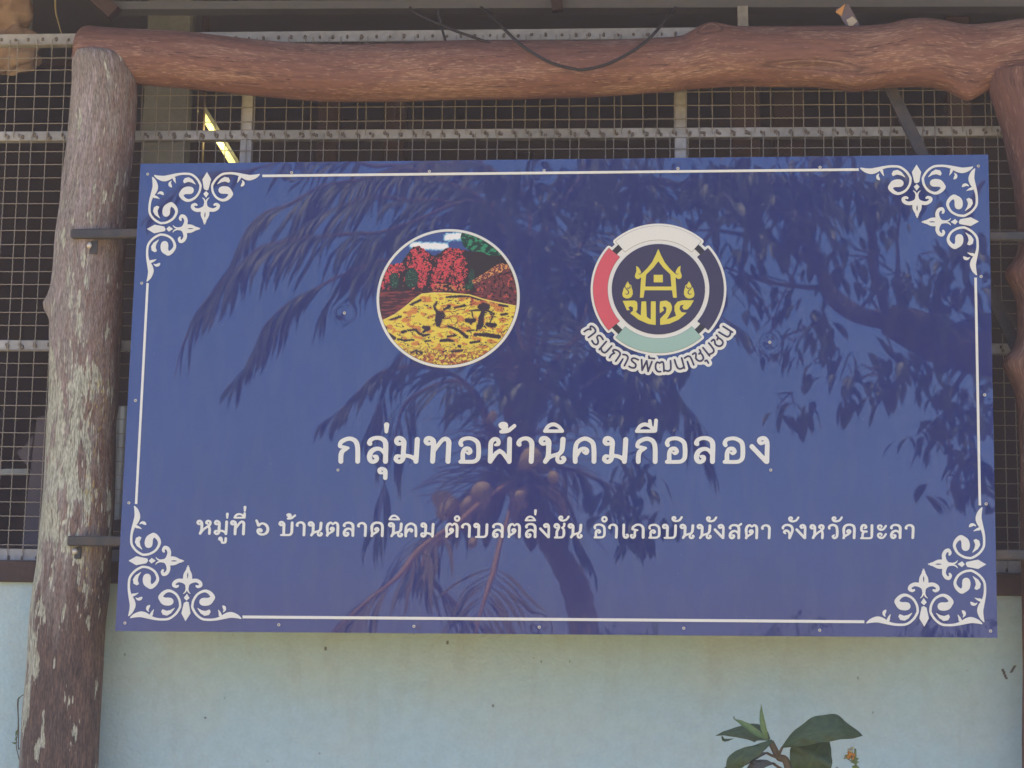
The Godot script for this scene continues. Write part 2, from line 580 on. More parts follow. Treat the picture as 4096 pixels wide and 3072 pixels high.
# ---------------------------------------------------------------- the shed
func building() -> void:
	var b := thing("weaving_shed", "pale blue plastered weaving shed with dark interior behind the sign", "building")
	# front wall, its stains and specks
	var w := 1280
	var h := 512
	var n1 := noise(3, 0.006, 4); var n2 := noise(4, 0.05, 3); var n3 := noise(8, 0.02, 3); var n4 := noise(9, 0.22, 2)
	var x0 := -2.0; var x1 := 2.0; var y0 := 0.6; var y1 := 1.9
	var im := image_of(w, h, func(x, y):
		var v := n1.get_noise_2d(x, y * 1.2)
		var s := n3.get_noise_2d(x * 1.6, y * 0.25)
		var f := n2.get_noise_2d(x, y)
		var c := Color(0.42, 0.575, 0.60)
		c = c.lerp(Color(0.44, 0.565, 0.555), clampf(v * 1.6 + 0.4, 0, 1))
		c = c.lerp(Color(0.36, 0.42, 0.40), clampf(s * 0.8 - 0.15, 0, 0.16))
		c *= 1.0 + 0.05 * f + 0.05 * n4.get_noise_2d(x, y)
		var top := float(y) / h
		c = c.lerp(Color(0.45, 0.40, 0.31), clampf(0.18 - top * 1.2 + 0.14 * v + 0.06 * s, 0, 0.18))
		return c.linear_to_srgb())
	# spatter: small dark crumbs of soil and insect nests
	var r2 := RandomNumberGenerator.new()
	r2.seed = 91
	for k in 120:
		var px := r2.randi_range(3, w - 8); var py := r2.randi_range(3, h - 8)
		var dark := r2.randf_range(0.15, 0.6)
		var sz := 1 if r2.randf() < 0.8 else 2
		for j in sz + r2.randi_range(0, 2):
			for i in sz:
				var q := im.get_pixel(px + i, py + j)
				im.set_pixel(px + i, py + j, q.lerp(Color(0.16, 0.13, 0.10), dark))
	# two dark smears at the far right
	for q in [[1042, 103, 11, 3], [1053, 99, 8, -4]]:
		for j in int(q[2]):
			for i in 2:
				var xx := int(q[0] + i + j * q[3] / 9.0)
				if xx < w: im.set_pixel(xx, int(q[1]) + j, im.get_pixel(xx, int(q[1]) + j).lerp(Color(0.22, 0.17, 0.14), 0.8))
	var wm := mat("wall_plaster", Color(1, 1, 1), 0.9)
	wm.albedo_texture = ImageTexture.create_from_image(im)
	var nb := noise(77, 0.28, 3)
	var bi := image_of(1024, 333, func(x, y):
		var g := 0.5 + 0.5 * nb.get_noise_2d(x, y)
		return Color(g, g, g))
	wm.normal_enabled = true
	wm.normal_texture = bump_of(bi, 1.2)
	wm.normal_scale = 0.5
	var st := begin()
	var zf := -0.27
	st.set_smooth_group(-1)
	for p in [[-4.5, 0.0], [-4.5, 1.842], [4.5, 1.842], [-4.5, 0.0], [4.5, 1.842], [4.5, 0.0]]:
		st.set_uv(Vector2((p[0] - x0) / (x1 - x0), (y1 - p[1]) / (y1 - y0)))
		st.add_vertex(Vector3(p[0], p[1], zf))
	st.generate_normals(); st.generate_tangents()
	put("front_wall", st.commit(), wm, b)
	put("wall_core", block(Vector3(-4.5, 0.0, -0.42), Vector3(4.5, 1.838, zf - 0.003)), M.concrete, b)
	var sill := begin()
	chamfer_box(sill, Vector3(-4.5, 1.8425, -0.40), Vector3(-1.18, 1.9044, -0.252), 0.004)
	put("sill_beam", solid(sill), M.dark_timber, b)
	sill = begin()
	chamfer_box(sill, Vector3(-1.178, 1.8425, -0.40), Vector3(4.5, 1.9044, -0.258), 0.004)
	put("sill_beam", solid(sill), M.dark_timber, b)
	# shell
	put("floor", block(Vector3(-4.5, 0.0, -6.5), Vector3(4.5, 0.08, -0.42)), M.floor_cement, b)
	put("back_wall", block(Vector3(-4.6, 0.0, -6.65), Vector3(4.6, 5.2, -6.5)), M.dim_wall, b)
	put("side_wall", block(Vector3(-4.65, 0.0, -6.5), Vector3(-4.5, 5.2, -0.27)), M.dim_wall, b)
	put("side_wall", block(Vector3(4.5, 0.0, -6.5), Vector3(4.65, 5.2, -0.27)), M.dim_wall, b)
	st = begin()
	hexa(st, [Vector3(-5.0, 3.92, 0.55), Vector3(5.0, 3.92, 0.55), Vector3(5.0, 3.94, 0.55), Vector3(-5.0, 3.94, 0.55), Vector3(-5.0, 5.22, -7.0), Vector3(5.0, 5.22, -7.0), Vector3(5.0, 5.24, -7.0), Vector3(-5.0, 5.24, -7.0)])
	put("roof", solid(st), M.roof_tin, b)
	# purlin and stub posts above the mesh
	st = begin()
	bar(st, Vector3(-1.4704, 3.7031, -0.5500), Vector3(1.5748, 3.6795, -0.5500), 0.027, 0.06)
	put("purlin", solid(st), M.purlin_steel, b)
	st = begin()
	bar(st, Vector3(-1.5589, 3.7646, -0.5000), Vector3(-1.4474, 3.6670, -0.5000), 0.045, 0.04)
	put("rafter_end", solid(st), M.dark_timber, b)
	st = begin()
	bar(st, Vector3(0.5481, 3.6659, -0.5000), Vector3(0.5495, 3.5887, -0.5000), 0.032, 0.03)
	put("stub_post", solid(st), M.frame_steel, b)
	st = begin()
	bar(st, Vector3(-0.0380, 3.7299, -0.5000), Vector3(-0.0276, 3.6608, -0.5000), 0.035, 0.03)
	put("stub_post", solid(st), M.dark_timber, b)
	for zz in [-2.2, -4.0]:
		st = begin()
		bar(st, Vector3(-4.5, 4.25 - 0.17 * zz * 0.9 - 0.15, zz), Vector3(4.5, 4.25 - 0.17 * zz * 0.9 - 0.15, zz), 0.10, 0.06)
		put("purlin", solid(st), M.dark_timber, b)

# ---------------------------------------------------------------- wire mesh window
func crimped(a: Vector3, b: Vector3, pitch: float, amp: float, r: float, phase: float) -> ArrayMesh:
	var n := int((b - a).length() / pitch * 4.0)
	var d := (b - a).normalized()
	var s := d.cross(Vector3(0, 0, 1))
	var pts := []
	for i in n + 1:
		var t := float(i) / n
		var q := TAU * t * n / 4.0 + phase
		pts.append(a.lerp(b, t) + Vector3(0, 0, 1) * amp * sin(q) + s * amp * 0.45 * cos(q))
	return tube_mesh(pts, r, r, 5)

func wire_screen() -> void:
	var s := thing("wire_mesh_screen", "rusty crimped wire mesh welded to grey steel rails above the blue wall", "mesh screen", Vector3(0, 0, -0.3))
	var rails := [[3.4974, 3.5339], [3.1917, 3.2218], [2.5399, 2.5706], [1.9074, 1.9425]]   # lower edge, upper edge of each rail
	for r in rails:
		put("rail", block(Vector3(-3.6, r[0], -0.034), Vector3(3.6, r[1], -0.0045), 0.002), M.frame_steel, s)
	for x in [[-0.9786, -0.9431], [0.3379, 0.3736]]:
		for k in 3:
			put("upright", block(Vector3(x[0], rails[k + 1][1] + 0.0005, -0.032), Vector3(x[1], rails[k][0] - 0.0005, -0.0055), 0.002), M.frame_steel, s)
	var spacing := 0.0434
	var weld := begin()
	for k in 3:
		var y0: float = rails[k + 1][1] - 0.020
		var y1: float = rails[k][0] + 0.016
		if k == 2: y0 = rails[3][1] - 0.026
		var vm := crimped(Vector3(0, y0, 0), Vector3(0, y1, 0), spacing / 2.5, 0.0013, 0.0015, k)
		var off: float = [-0.6577, -0.6651, -1.5817][k]
		for i in 80:
			var x := fposmod(off, spacing) - 1.8662 + i * spacing
			var o := put("wire", vm, M.wire, s)
			o.position = Vector3(x + rng.randfn(0, 0.0008), 0, rng.randfn(0, 0.0004))
			o.rotation = Vector3(0, 0, rng.randfn(0, 0.0022) + [0.004, 0.0, 0.0][k])
			for e in [[y0, -1.0], [y1, 1.0]]:
				# weld bead: a lumpy blob on the rail
				var c := Vector3(x + rng.randfn(0, 0.0015), e[0] + rng.randfn(0, 0.001), -0.0028)
				blob(weld, c, Vector3(rng.randf_range(0.0035, 0.006), rng.randf_range(0.005, 0.008), 0.004))
		var hx := crimped(Vector3(-1.9, 0, 0), Vector3(1.7, 0, 0), spacing / 2.5, 0.0013, 0.0015, 1.3 * k)
		var top: float = rails[k][0] - [0.0005, 0.036, 0.002][k]
		var dy := 0.0417
		while top > rails[k + 1][1] + 0.004:
			var o := put("wire", hx, M.wire, s)
			o.position = Vector3(rng.randfn(0, 0.004), top + rng.randfn(0, 0.0006), 0.0016)
			o.rotation = Vector3(0, 0, rng.randfn(0, 0.0006))
			top -= dy
	var wo := put("weld_beads", weld.commit(), M.weld, s)
	wo.set_meta("kind", "stuff")

func blob(st: SurfaceTool, c: Vector3, r: Vector3) -> void:
	st.set_smooth_group(0)
	var rows := 4
	var cols := 7
	var tw := rng.randf() * TAU
	var P := []
	for i in rows + 1:
		var th := PI * i / rows
		var ring := []
		for k in cols:
			var ph := TAU * k / cols + tw
			var nrm := Vector3(sin(th) * cos(ph), cos(th), sin(th) * sin(ph))
			ring.append([c + nrm * r * (1.0 if i in [0, rows] else rng.randf_range(0.8, 1.2)), nrm])
		P.append(ring)
	for i in rows:
		for k in cols:
			var m := (k + 1) % cols
			for q in [P[i][k], P[i + 1][k], P[i + 1][m], P[i][k], P[i + 1][m], P[i][m]]:
				st.set_normal(q[1]); st.set_uv(Vector2.ZERO); st.add_vertex(q[0])

# ---------------------------------------------------------------- what can be made out inside
func indoors() -> void:
	var st := begin()
	var p := Vector3(-1.5744, 3.8256, -1.6000)
	var pillar := put("concrete_pillar", block(Vector3(p.x - 0.088, 0.08, -1.66), Vector3(p.x + 0.088, 4.2, -1.6), 0.008), M.pillar_grey)
	tag(pillar, "grey concrete pillar inside the shed, right of the left log post", "pillar")
	var t := Vector3(-1.5143, 3.8210, -1.9000)
	var slim := put("timber_post", block(Vector3(t.x - 0.012, 0.08, -1.93), Vector3(t.x + 0.012, 4.2, -1.9), 0.003), M.dark_timber)
	tag(slim, "slim timber post inside the shed beside the grey pillar", "post", "timber posts inside the shed")
	var looms := [[1320, -3.2, 0.05], [1585, -3.2, 0.05], [2100, -4.4, 0.06], [2980, -2.6, 0.06], [3150, -3.4, 0.07], [3830, -2.4, 0.05]]
	var where := ["second from the grey pillar", "third from the grey pillar", "over the sign's middle", "between upright and strut, slimmer one", "between upright and strut, thicker one", "nearest the right log post"]
	var xs := [-1.239, -0.928, -0.420, 0.651, 0.885, 1.506]
	for i in looms.size():
		var q = looms[i]
		var o := put("timber_post", block(Vector3(xs[i] - q[2], 0.08, q[1] - q[2]), Vector3(xs[i] + q[2], 4.3, q[1] + q[2]), 0.006), M.dark_timber)
		tag(o, "dim timber post behind the mesh, " + where[i], "post", "timber posts inside the shed")
	# lit lamp tube on a slant
	var lamp := thing("lamp_tube", "bright yellowish tube lamp seen slanting through the mesh above the sign", "lamp")
	var a := Vector3(-1.5443, 3.8111, -2.0000)
	var c := Vector3(-1.3881, 3.5670, -2.0000)
	var lm := mat("lamp_glow", lin(0.9, 0.85, 0.5), 0.5)
	lm.emission_enabled = true
	lm.emission = Color(1.0, 0.93, 0.55)
	lm.emission_energy_multiplier = 0.6
	put("tube", tube_mesh([a, a.lerp(c, 0.5), c], 0.0125, 0.0125, 12), lm, lamp)
	st = begin()
	bar(st, a + Vector3(0.0, 0.02, -0.045), c + Vector3(0.0, 0.02, -0.045), 0.028, 0.03)
	put("fitting", solid(st), M.roof_tin, lamp)
	var l := OmniLight3D.new()
	l.name = "lamp_light"
	l.position = a.lerp(c, 0.5) + Vector3(0, 0, 0.06)
	l.light_color = Color(1.0, 0.93, 0.6)
	l.light_energy = 0.02
	l.light_size = 0.05
	l.omni_range = 12.0
	l.omni_attenuation = 2.0
	l.shadow_enabled = true
	lamp.add_child(l)
	# corrugated sheet and loom boards left of the sign
	var cor := begin()
	cor.set_smooth_group(0)
	var u0 := Vector3(-1.5068, 2.4548, -0.9000)
	var u1 := Vector3(-1.3331, 2.0794, -0.9000)
	var prev := []
	for i in 49:
		var f := i / 48.0
		var zz := -0.9 + 0.008 * sin(f * TAU * 6.0)
		var q := [Vector3(lerpf(u0.x, u1.x, f), u1.y, zz), Vector3(lerpf(u0.x, u1.x, f), u0.y, zz)]
		if i > 0: quad(cor, prev[0], prev[1], q[1], q[0])
		prev = q
	cor.generate_normals()
	var co := put("corrugated_sheet", cor.commit(), M.concrete)
	tag(co, "pale ribbed sheet inside the shed between log post and sign", "sheet")
	st = begin()
	hexa(st, [Vector3(-1.7247, 1.9711, -0.7000), Vector3(-1.6385, 1.9721, -0.7000), Vector3(-1.6625, 2.3968, -0.7000), Vector3(-1.6966, 2.3901, -0.7000), Vector3(-1.7385, 1.9736, -0.7400), Vector3(-1.6518, 1.9747, -0.7400), Vector3(-1.6759, 2.4022, -0.7400), Vector3(-1.7103, 2.3955, -0.7400)])
	var lb := thing("loom_frame", "dim wooden loom side with a pointed bracket behind the mesh at left", "loom")
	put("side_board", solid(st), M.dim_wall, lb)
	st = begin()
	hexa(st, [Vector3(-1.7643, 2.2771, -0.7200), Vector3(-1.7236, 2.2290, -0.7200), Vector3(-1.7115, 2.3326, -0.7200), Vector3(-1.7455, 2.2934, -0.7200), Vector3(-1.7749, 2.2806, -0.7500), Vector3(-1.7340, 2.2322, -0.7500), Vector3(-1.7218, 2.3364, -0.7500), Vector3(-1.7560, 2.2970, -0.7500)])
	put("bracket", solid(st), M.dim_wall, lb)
	st = begin()
	bar(st, Vector3(-1.8770, 2.2201, -0.8000), Vector3(-1.7454, 2.2229, -0.8000), 0.02, 0.02)
	put("cross_bar", solid(st), M.concrete, lb)
	# sacks hanging at the top left corner
	var sm := mat("sacking", Color(1, 1, 1), 0.95)
	sm.albedo_texture = grain_texture(21, lin(0.30, 0.20, 0.14), lin(0.46, 0.33, 0.23), 256, 0.03)
	sm.uv1_triplanar = true; sm.uv1_scale = Vector3.ONE * 3.0
	var sk := put("hanging_sack", sack(Vector3(-1.9018, 3.7584, -0.7500), 0.085, 0.085, 5), sm)
	tag(sk, "tan bulging sack hanging behind the mesh, upper one in the top left corner", "sack")
	sk = put("hanging_sack", sack(Vector3(-1.8856, 3.6315, -0.7500), 0.115, 0.075, 9), sm)
	tag(sk, "tan cloth bundle behind the mesh, lower one beside the log post top", "sack")
	st = begin()
	bar(st, Vector3(-1.8947, 3.9389, -0.9000), Vector3(-1.8843, 3.7320, -0.9000), 0.045, 0.03)
	var gp := put("steel_post", solid(st), M.concrete)
	tag(gp, "grey flat post beside the tan sack in the top left corner", "post")
	var ym := mat("cord_yellow", lin(0.34, 0.27, 0.10), 0.7)
	var cord := put("yellow_string", tube_mesh(spline([Vector3(-1.6468, 3.7489, -0.5000), Vector3(-1.6430, 3.6817, -0.5000), Vector3(-1.6327, 3.6439, -0.5000), Vector3(-1.6189, 3.6020, -0.5000)], 6), 0.0035, 0.002, 6), ym)
	tag(cord, "thin yellowish cord hanging over the top rail beside the sack", "string")

func sack(at: Vector3, rx: float, ry: float, seed_: int) -> ArrayMesh:
	var n := noise(seed_, 1.4, 3)
	var st := begin()
	st.set_smooth_group(0)
	var P := []
	for i in 25:
		var th := PI * i / 24
		var ring := []
		for k in 37:
			var ph := TAU * (k % 36) / 36
			var d := Vector3(sin(th) * cos(ph), cos(th), sin(th) * sin(ph))
			var f := 1.0 + 0.35 * n.get_noise_3d(d.x * 0.8, d.y * 0.8, d.z * 0.8) + 0.08 * sin(ph * 5.0 + d.y * 3.0)
			ring.append(at + Vector3(d.x * rx, d.y * ry, d.z * rx * 0.7) * f)
		P.append(ring)
	for i in 24:
		for k in 36:
			for q in [P[i][k], P[i][k + 1], P[i + 1][k + 1], P[i][k], P[i + 1][k + 1], P[i + 1][k]]:
				st.set_uv(Vector2.ZERO); st.add_vertex(q)
	st.index()
	st.generate_normals()
	return st.commit()

# ---------------------------------------------------------------- log frame
func log_material(called: String, im: Image, depth: float) -> StandardMaterial3D:
	var m := mat(called, Color(1, 1, 1), 0.82)
	m.albedo_texture = ImageTexture.create_from_image(im)
	m.normal_enabled = true
	m.normal_texture = bump_of(im, depth)
	m.normal_scale = 1.0
	return m

func logs() -> void:
	# weathered left post: u round the trunk (0.5 faces the yard), v from its foot to its top
	var w := 384
	var h := 1280
	var na := noise(41, 1.0, 4); var nb := noise(42, 1.0, 3); var nc := noise(43, 1.0, 4); var nd := noise(44, 1.0, 3)
	var post_top := 3.408
	var im := image_of(w, h, func(x, y):
		var u := float(x) / w
		var a := u * TAU
		var yy := float(y) / h * post_top
		var cx := cos(a); var cz := sin(a)
		var streak := na.get_noise_3d(cx * 5.0, cz * 5.0, yy * 8.0)
		var fine := nb.get_noise_3d(cx * 24.0, cz * 24.0, yy * 55.0)
		var blot := nc.get_noise_3d(cx * 1.7, cz * 1.7, yy * 2.6)
		var across := (u - 0.5) * 4.0      # -1 left edge as seen, +1 right edge
		var hair := nb.get_noise_3d(cx * 30.0, cz * 30.0, yy * 22.0 + 9.0)
		var grey := Color(0.27, 0.235, 0.205)
		var brown := Color(0.150, 0.085, 0.062)
		var pale := Color(0.37, 0.325, 0.32)
		var c := grey.lerp(brown, clampf(0.36 + streak * 0.9 + across * 0.55 + blot * 0.5, 0, 1))
		c = c.lerp(pale, clampf(-0.15 + blot * 1.3 + streak * 1.1 + (yy - 2.85) * 0.7 - across * 0.35, 0, 0.7))
		# dark damp foot, redder on its right side
		var foot := smoothstep(-0.12, 0.14, 1.93 - yy + across * 0.10 + blot * 0.22 + streak * 0.10) * smoothstep(-0.75, -0.25, across + (1.75 - yy) * 0.5 + streak * 0.5)
		c = c.lerp(Color(0.070, 0.046, 0.038).lerp(Color(0.135, 0.085, 0.062), clampf(0.25 + streak * 0.9 + 0.4 * across + 0.4 * hair, 0, 1)), foot * 0.93)
		# crusts of pale lichen: a broad band at mid height, a narrow one down the left edge
		var ln := nd.get_noise_3d(cx * 2.4 + 7.0, cz * 2.4, yy * 6.0) + 0.55 * nd.get_noise_3d(cx * 7.0, cz * 7.0 + 30.0, yy * 16.0) + 0.2 * hair
		var band := smoothstep(1.86, 2.02, yy) * (1.0 - smoothstep(2.42, 2.62, yy)) * (1.0 - smoothstep(0.25, 0.6, across))
		band = maxf(band, smoothstep(1.45, 1.6, yy) * (1.0 - smoothstep(1.98, 2.1, yy)) * (1.0 - smoothstep(-0.55, -0.2, across)))
		var lich := smoothstep(0.0, 0.06, ln + 0.66 * band - 0.46)
		c = c.lerp(Color(0.35, 0.36, 0.265).lerp(Color(0.44, 0.44, 0.35), clampf(0.4 + hair * 1.2, 0, 1)), lich * 0.9)
		var ye := smoothstep(0.30, 0.5, nb.get_noise_3d(cx * 12.0 + 3.0, cz * 12.0, yy * 26.0)) * smoothstep(0.1, 0.4, across) * (1.0 - smoothstep(0.5, 0.75, across)) * smoothstep(1.7, 2.0, yy) * (1.0 - smoothstep(2.4, 2.6, yy))
		c = c.lerp(Color(0.42, 0.33, 0.10), ye * 0.8)
		# drying cracks
		var crack := smoothstep(0.05, 0.015, absf(na.get_noise_3d(cx * 9.0 + 50.0, cz * 9.0, yy * 3.0))) * smoothstep(0.0, 0.25, nc.get_noise_3d(cx * 3.0, cz * 3.0 + 80.0, yy * 4.0))
		c = c.lerp(Color(0.06, 0.04, 0.032), crack * 0.6)
		c *= clampf(1.0 + 0.6 * fine + 0.5 * hair + 0.2 * streak, 0.4, 1.6)
		return c.linear_to_srgb())
	var lm := log_material("left_post_wood", im, 2.2)
	var left := thing("log_post", "weathered log post with pale lichen patches, left of the blue sign", "post")
	put("trunk", log_solid([[Vector3(-1.3956, -0.1500, -0.1400), 0.1123, 0.1067], [Vector3(-1.3925, 0.3000, -0.1400), 0.1123, 0.1067], [Vector3(-1.3897, 0.7000, -0.1400), 0.1123, 0.1067], [Vector3(-1.3876, 1.0000, -0.1400), 0.1123, 0.1067], [Vector3(-1.3854, 1.3168, -0.1400), 0.1101, 0.1046], [Vector3(-1.3851, 1.4758, -0.1400), 0.1088, 0.1034], [Vector3(-1.3826, 1.6145, -0.1400), 0.1063, 0.1010], [Vector3(-1.3826, 1.7195, -0.1400), 0.1059, 0.1006], [Vector3(-1.3772, 1.8082, -0.1400), 0.1069, 0.1015], [Vector3(-1.3742, 1.8802, -0.1400), 0.1053, 0.1000], [Vector3(-1.3710, 2.0048, -0.1400), 0.1045, 0.0993], [Vector3(-1.3703, 2.1484, -0.1400), 0.1009, 0.0959], [Vector3(-1.3732, 2.2917, -0.1400), 0.1002, 0.0952], [Vector3(-1.3698, 2.3473, -0.1400), 0.1015, 0.0964], [Vector3(-1.3700, 2.4200, -0.1400), 0.1017, 0.0966], [Vector3(-1.3724, 2.5492, -0.1400), 0.1028, 0.0977], [Vector3(-1.3715, 2.5959, -0.1400), 0.1026, 0.0974], [Vector3(-1.3728, 2.7182, -0.1400), 0.1007, 0.0956], [Vector3(-1.3741, 2.8488, -0.1400), 0.1007, 0.0956], [Vector3(-1.3707, 2.9425, -0.1400), 0.0964, 0.0916], [Vector3(-1.3653, 3.0404, -0.1400), 0.0974, 0.0925], [Vector3(-1.3577, 3.1351, -0.1400), 0.0972, 0.0924], [Vector3(-1.3559, 3.2310, -0.1400), 0.0967, 0.0919], [Vector3(-1.3568, 3.3073, -0.1400), 0.0954, 0.0907], [Vector3(-1.3638, 3.3693, -0.1400), 0.0910, 0.0865], [Vector3(-1.3717, 3.3973, -0.1400), 0.0824, 0.0782], [Vector3(-1.3829, 3.4083, -0.1400), 0.0687, 0.0652], [Vector3(-1.3829, 3.4143, -0.1500), 0.0481, 0.0412], [Vector3(-1.3829, 3.4173, -0.1500), 0.0172, 0.0137]], Vector3(1, 0, 0), [[0.7804, 1.571, 0.0220, 0.030, 0.35], [0.7860, 1.571, 0.0120, 0.080, 0.50], [0.6183, 2.600, 0.0060, 0.060, 0.30], [0.8572, 3.500, 0.0080, 0.070, 0.40]], 5), lm, left)
	# the fresh notch cut above the lower arm
	put("notch", block(Vector3(-1.4030, 1.9790, -0.0520) - Vector3(0, 0.03, 0.02), Vector3(-1.3215, 1.9799, -0.0520) + Vector3(0, 0, 0.004), 0.003), mat("cut_wood", lin(0.30, 0.21, 0.17), 0.9), left)
	var red := func(seed_: int, light: float, eyes: Array) -> Image:
		var a1 := noise(seed_, 1.0, 4); var a2 := noise(seed_ + 1, 1.0, 3); var a3 := noise(seed_ + 2, 1.0, 3)
		return image_of(256, 1280, func(x, y):
			var t := float(x) / 256 * TAU
			var l := float(y) / 1280 * 3.2
			var cx := cos(t); var cz := sin(t)
			var s := a1.get_noise_3d(cx * 6.0, cz * 6.0, l * 5.0)
			var f := a2.get_noise_3d(cx * 24.0, cz * 24.0, l * 22.0)
			var b := a3.get_noise_3d(cx * 1.2, cz * 1.2, l * 2.0)
			var c := Color(0.220, 0.103, 0.076).lerp(Color(0.140, 0.066, 0.052), clampf(0.45 + s * 0.9 + 0.4 * f, 0, 1))
			c = c.lerp(Color(0.27, 0.15, 0.105), clampf(b * 1.2 + 0.1, 0, 0.6))
			var fleck := smoothstep(0.24, 0.5, f + 0.45 * b + 0.2 * s)
			c = c.lerp(Color(0.42, 0.27, 0.19), fleck * 0.42)
			# drying cracks along the grain, healed branch scars
			var crack := smoothstep(0.035, 0.01, absf(a1.get_noise_3d(cx * 7.0 + 60.0, cz * 7.0, l * 1.1))) * smoothstep(0.02, 0.22, a3.get_noise_3d(cx * 2.0, cz * 2.0 + 40.0, l * 3.0))
			c = c.lerp(Color(0.035, 0.018, 0.015), crack * 0.75)
			for q in eyes:
				var d: float = Vector2((x / 256.0 - q[0]) / q[2], (y / 1280.0 - q[1]) / q[3]).length() + 0.12 * f
				c = c.lerp(Color(0.045, 0.022, 0.018), smoothstep(0.2, 0.02, absf(d - 1.0)) * 0.55)
				c = c.lerp(Color(0.10, 0.05, 0.035), smoothstep(0.9, 0.2, d) * 0.6)
				c = c.lerp(Color(0.40, 0.29, 0.20), smoothstep(0.10, 0.02, absf(d - 0.72)) * 0.5 * smoothstep(0.0, 0.02, x / 256.0 - q[0]))
			c = c * light * clampf(1.0 + 0.4 * f, 0.6, 1.4)
			return c.linear_to_srgb())
	var beam := put("log_beam", log_solid([[Vector3(-1.4670, 3.4100, -0.1650), 0.0100, 0.0095], [Vector3(-1.4610, 3.4100, -0.1650), 0.0176, 0.0167], [Vector3(-1.4565, 3.4130, -0.1650), 0.0323, 0.0307], [Vector3(-1.4462, 3.4198, -0.1650), 0.0666, 0.0632], [Vector3(-1.4231, 3.4189, -0.1650), 0.0853, 0.0808], [Vector3(-1.3831, 3.4161, -0.1650), 0.0853, 0.0808], [Vector3(-1.3063, 3.4112, -0.1650), 0.0836, 0.0794], [Vector3(-1.2144, 3.4036, -0.1650), 0.0837, 0.0796], [Vector3(-1.1151, 3.3958, -0.1650), 0.0849, 0.0807], [Vector3(-1.0007, 3.3821, -0.1650), 0.0849, 0.0807], [Vector3(-0.8869, 3.3710, -0.1650), 0.0835, 0.0793], [Vector3(-0.7554, 3.3586, -0.1650), 0.0844, 0.0802], [Vector3(-0.6232, 3.3532, -0.1650), 0.0861, 0.0808], [Vector3(-0.4738, 3.3531, -0.1650), 0.0866, 0.0808], [Vector3(-0.3622, 3.3561, -0.1650), 0.0875, 0.0808], [Vector3(-0.2510, 3.3586, -0.1650), 0.0874, 0.0808], [Vector3(-0.1031, 3.3579, -0.1650), 0.0862, 0.0808], [Vector3(0.0794, 3.3589, -0.1650), 0.0824, 0.0783], [Vector3(0.1907, 3.3637, -0.1650), 0.0812, 0.0771], [Vector3(0.2784, 3.3686, -0.1650), 0.0798, 0.0758], [Vector3(0.3520, 3.3746, -0.1650), 0.0793, 0.0754], [Vector3(0.3920, 3.3847, -0.1650), 0.0857, 0.0808], [Vector3(0.4350, 3.3946, -0.1650), 0.0921, 0.0808], [Vector3(0.4786, 3.3945, -0.1650), 0.0902, 0.0808], [Vector3(0.5257, 3.3933, -0.1650), 0.0871, 0.0808], [Vector3(0.6271, 3.3911, -0.1650), 0.0876, 0.0808], [Vector3(0.7318, 3.3904, -0.1650), 0.0880, 0.0808], [Vector3(0.8218, 3.3848, -0.1650), 0.0926, 0.0808], [Vector3(0.8505, 3.3820, -0.1650), 0.0952, 0.0808], [Vector3(0.8936, 3.3848, -0.1650), 0.0940, 0.0808], [Vector3(0.9460, 3.3914, -0.1650), 0.0924, 0.0808], [Vector3(0.9991, 3.3988, -0.1650), 0.0981, 0.0808], [Vector3(1.0528, 3.4017, -0.1650), 0.0991, 0.0808], [Vector3(1.1062, 3.3956, -0.1650), 0.0986, 0.0808], [Vector3(1.1765, 3.3829, -0.1650), 0.0985, 0.0808], [Vector3(1.2648, 3.3905, -0.1650), 0.0961, 0.0808], [Vector3(1.3402, 3.3988, -0.1650), 0.0976, 0.0808], [Vector3(1.4843, 3.3937, -0.1650), 0.0936, 0.0808], [Vector3(1.5547, 3.3930, -0.1650), 0.0686, 0.0652], [Vector3(1.5688, 3.3928, -0.1650), 0.0636, 0.0604]], Vector3(0, 1, 0), [[0.8710, 1.721, 0.0240, 0.040, 0.40], [0.8710, 1.871, 0.0100, 0.100, 0.60], [0.6268, 4.200, 0.0100, 0.050, 0.40], [0.7538, 2.200, 0.0120, 0.070, 0.30], [0.7242, 2.500, -0.0060, 0.060, 0.12], [0.0840, 3.100, -0.0060, 0.008, 0.12], [0.2787, 3.100, -0.0040, 0.003, 0.20]], 17), log_material("beam_wood", red.call(60, 1.0, [[0.410, 0.7242, 0.028, 0.0450], [0.620, 0.6268, 0.035, 0.0120], [0.500, 0.0840, 0.012, 0.0040], [0.460, 0.3644, 0.015, 0.0060]]), 1.4))
	tag(beam, "reddish brown knotty log laid across the posts above the sign", "beam")
	var right := thing("log_post", "crooked reddish log post with swollen knots, right of the blue sign", "post")
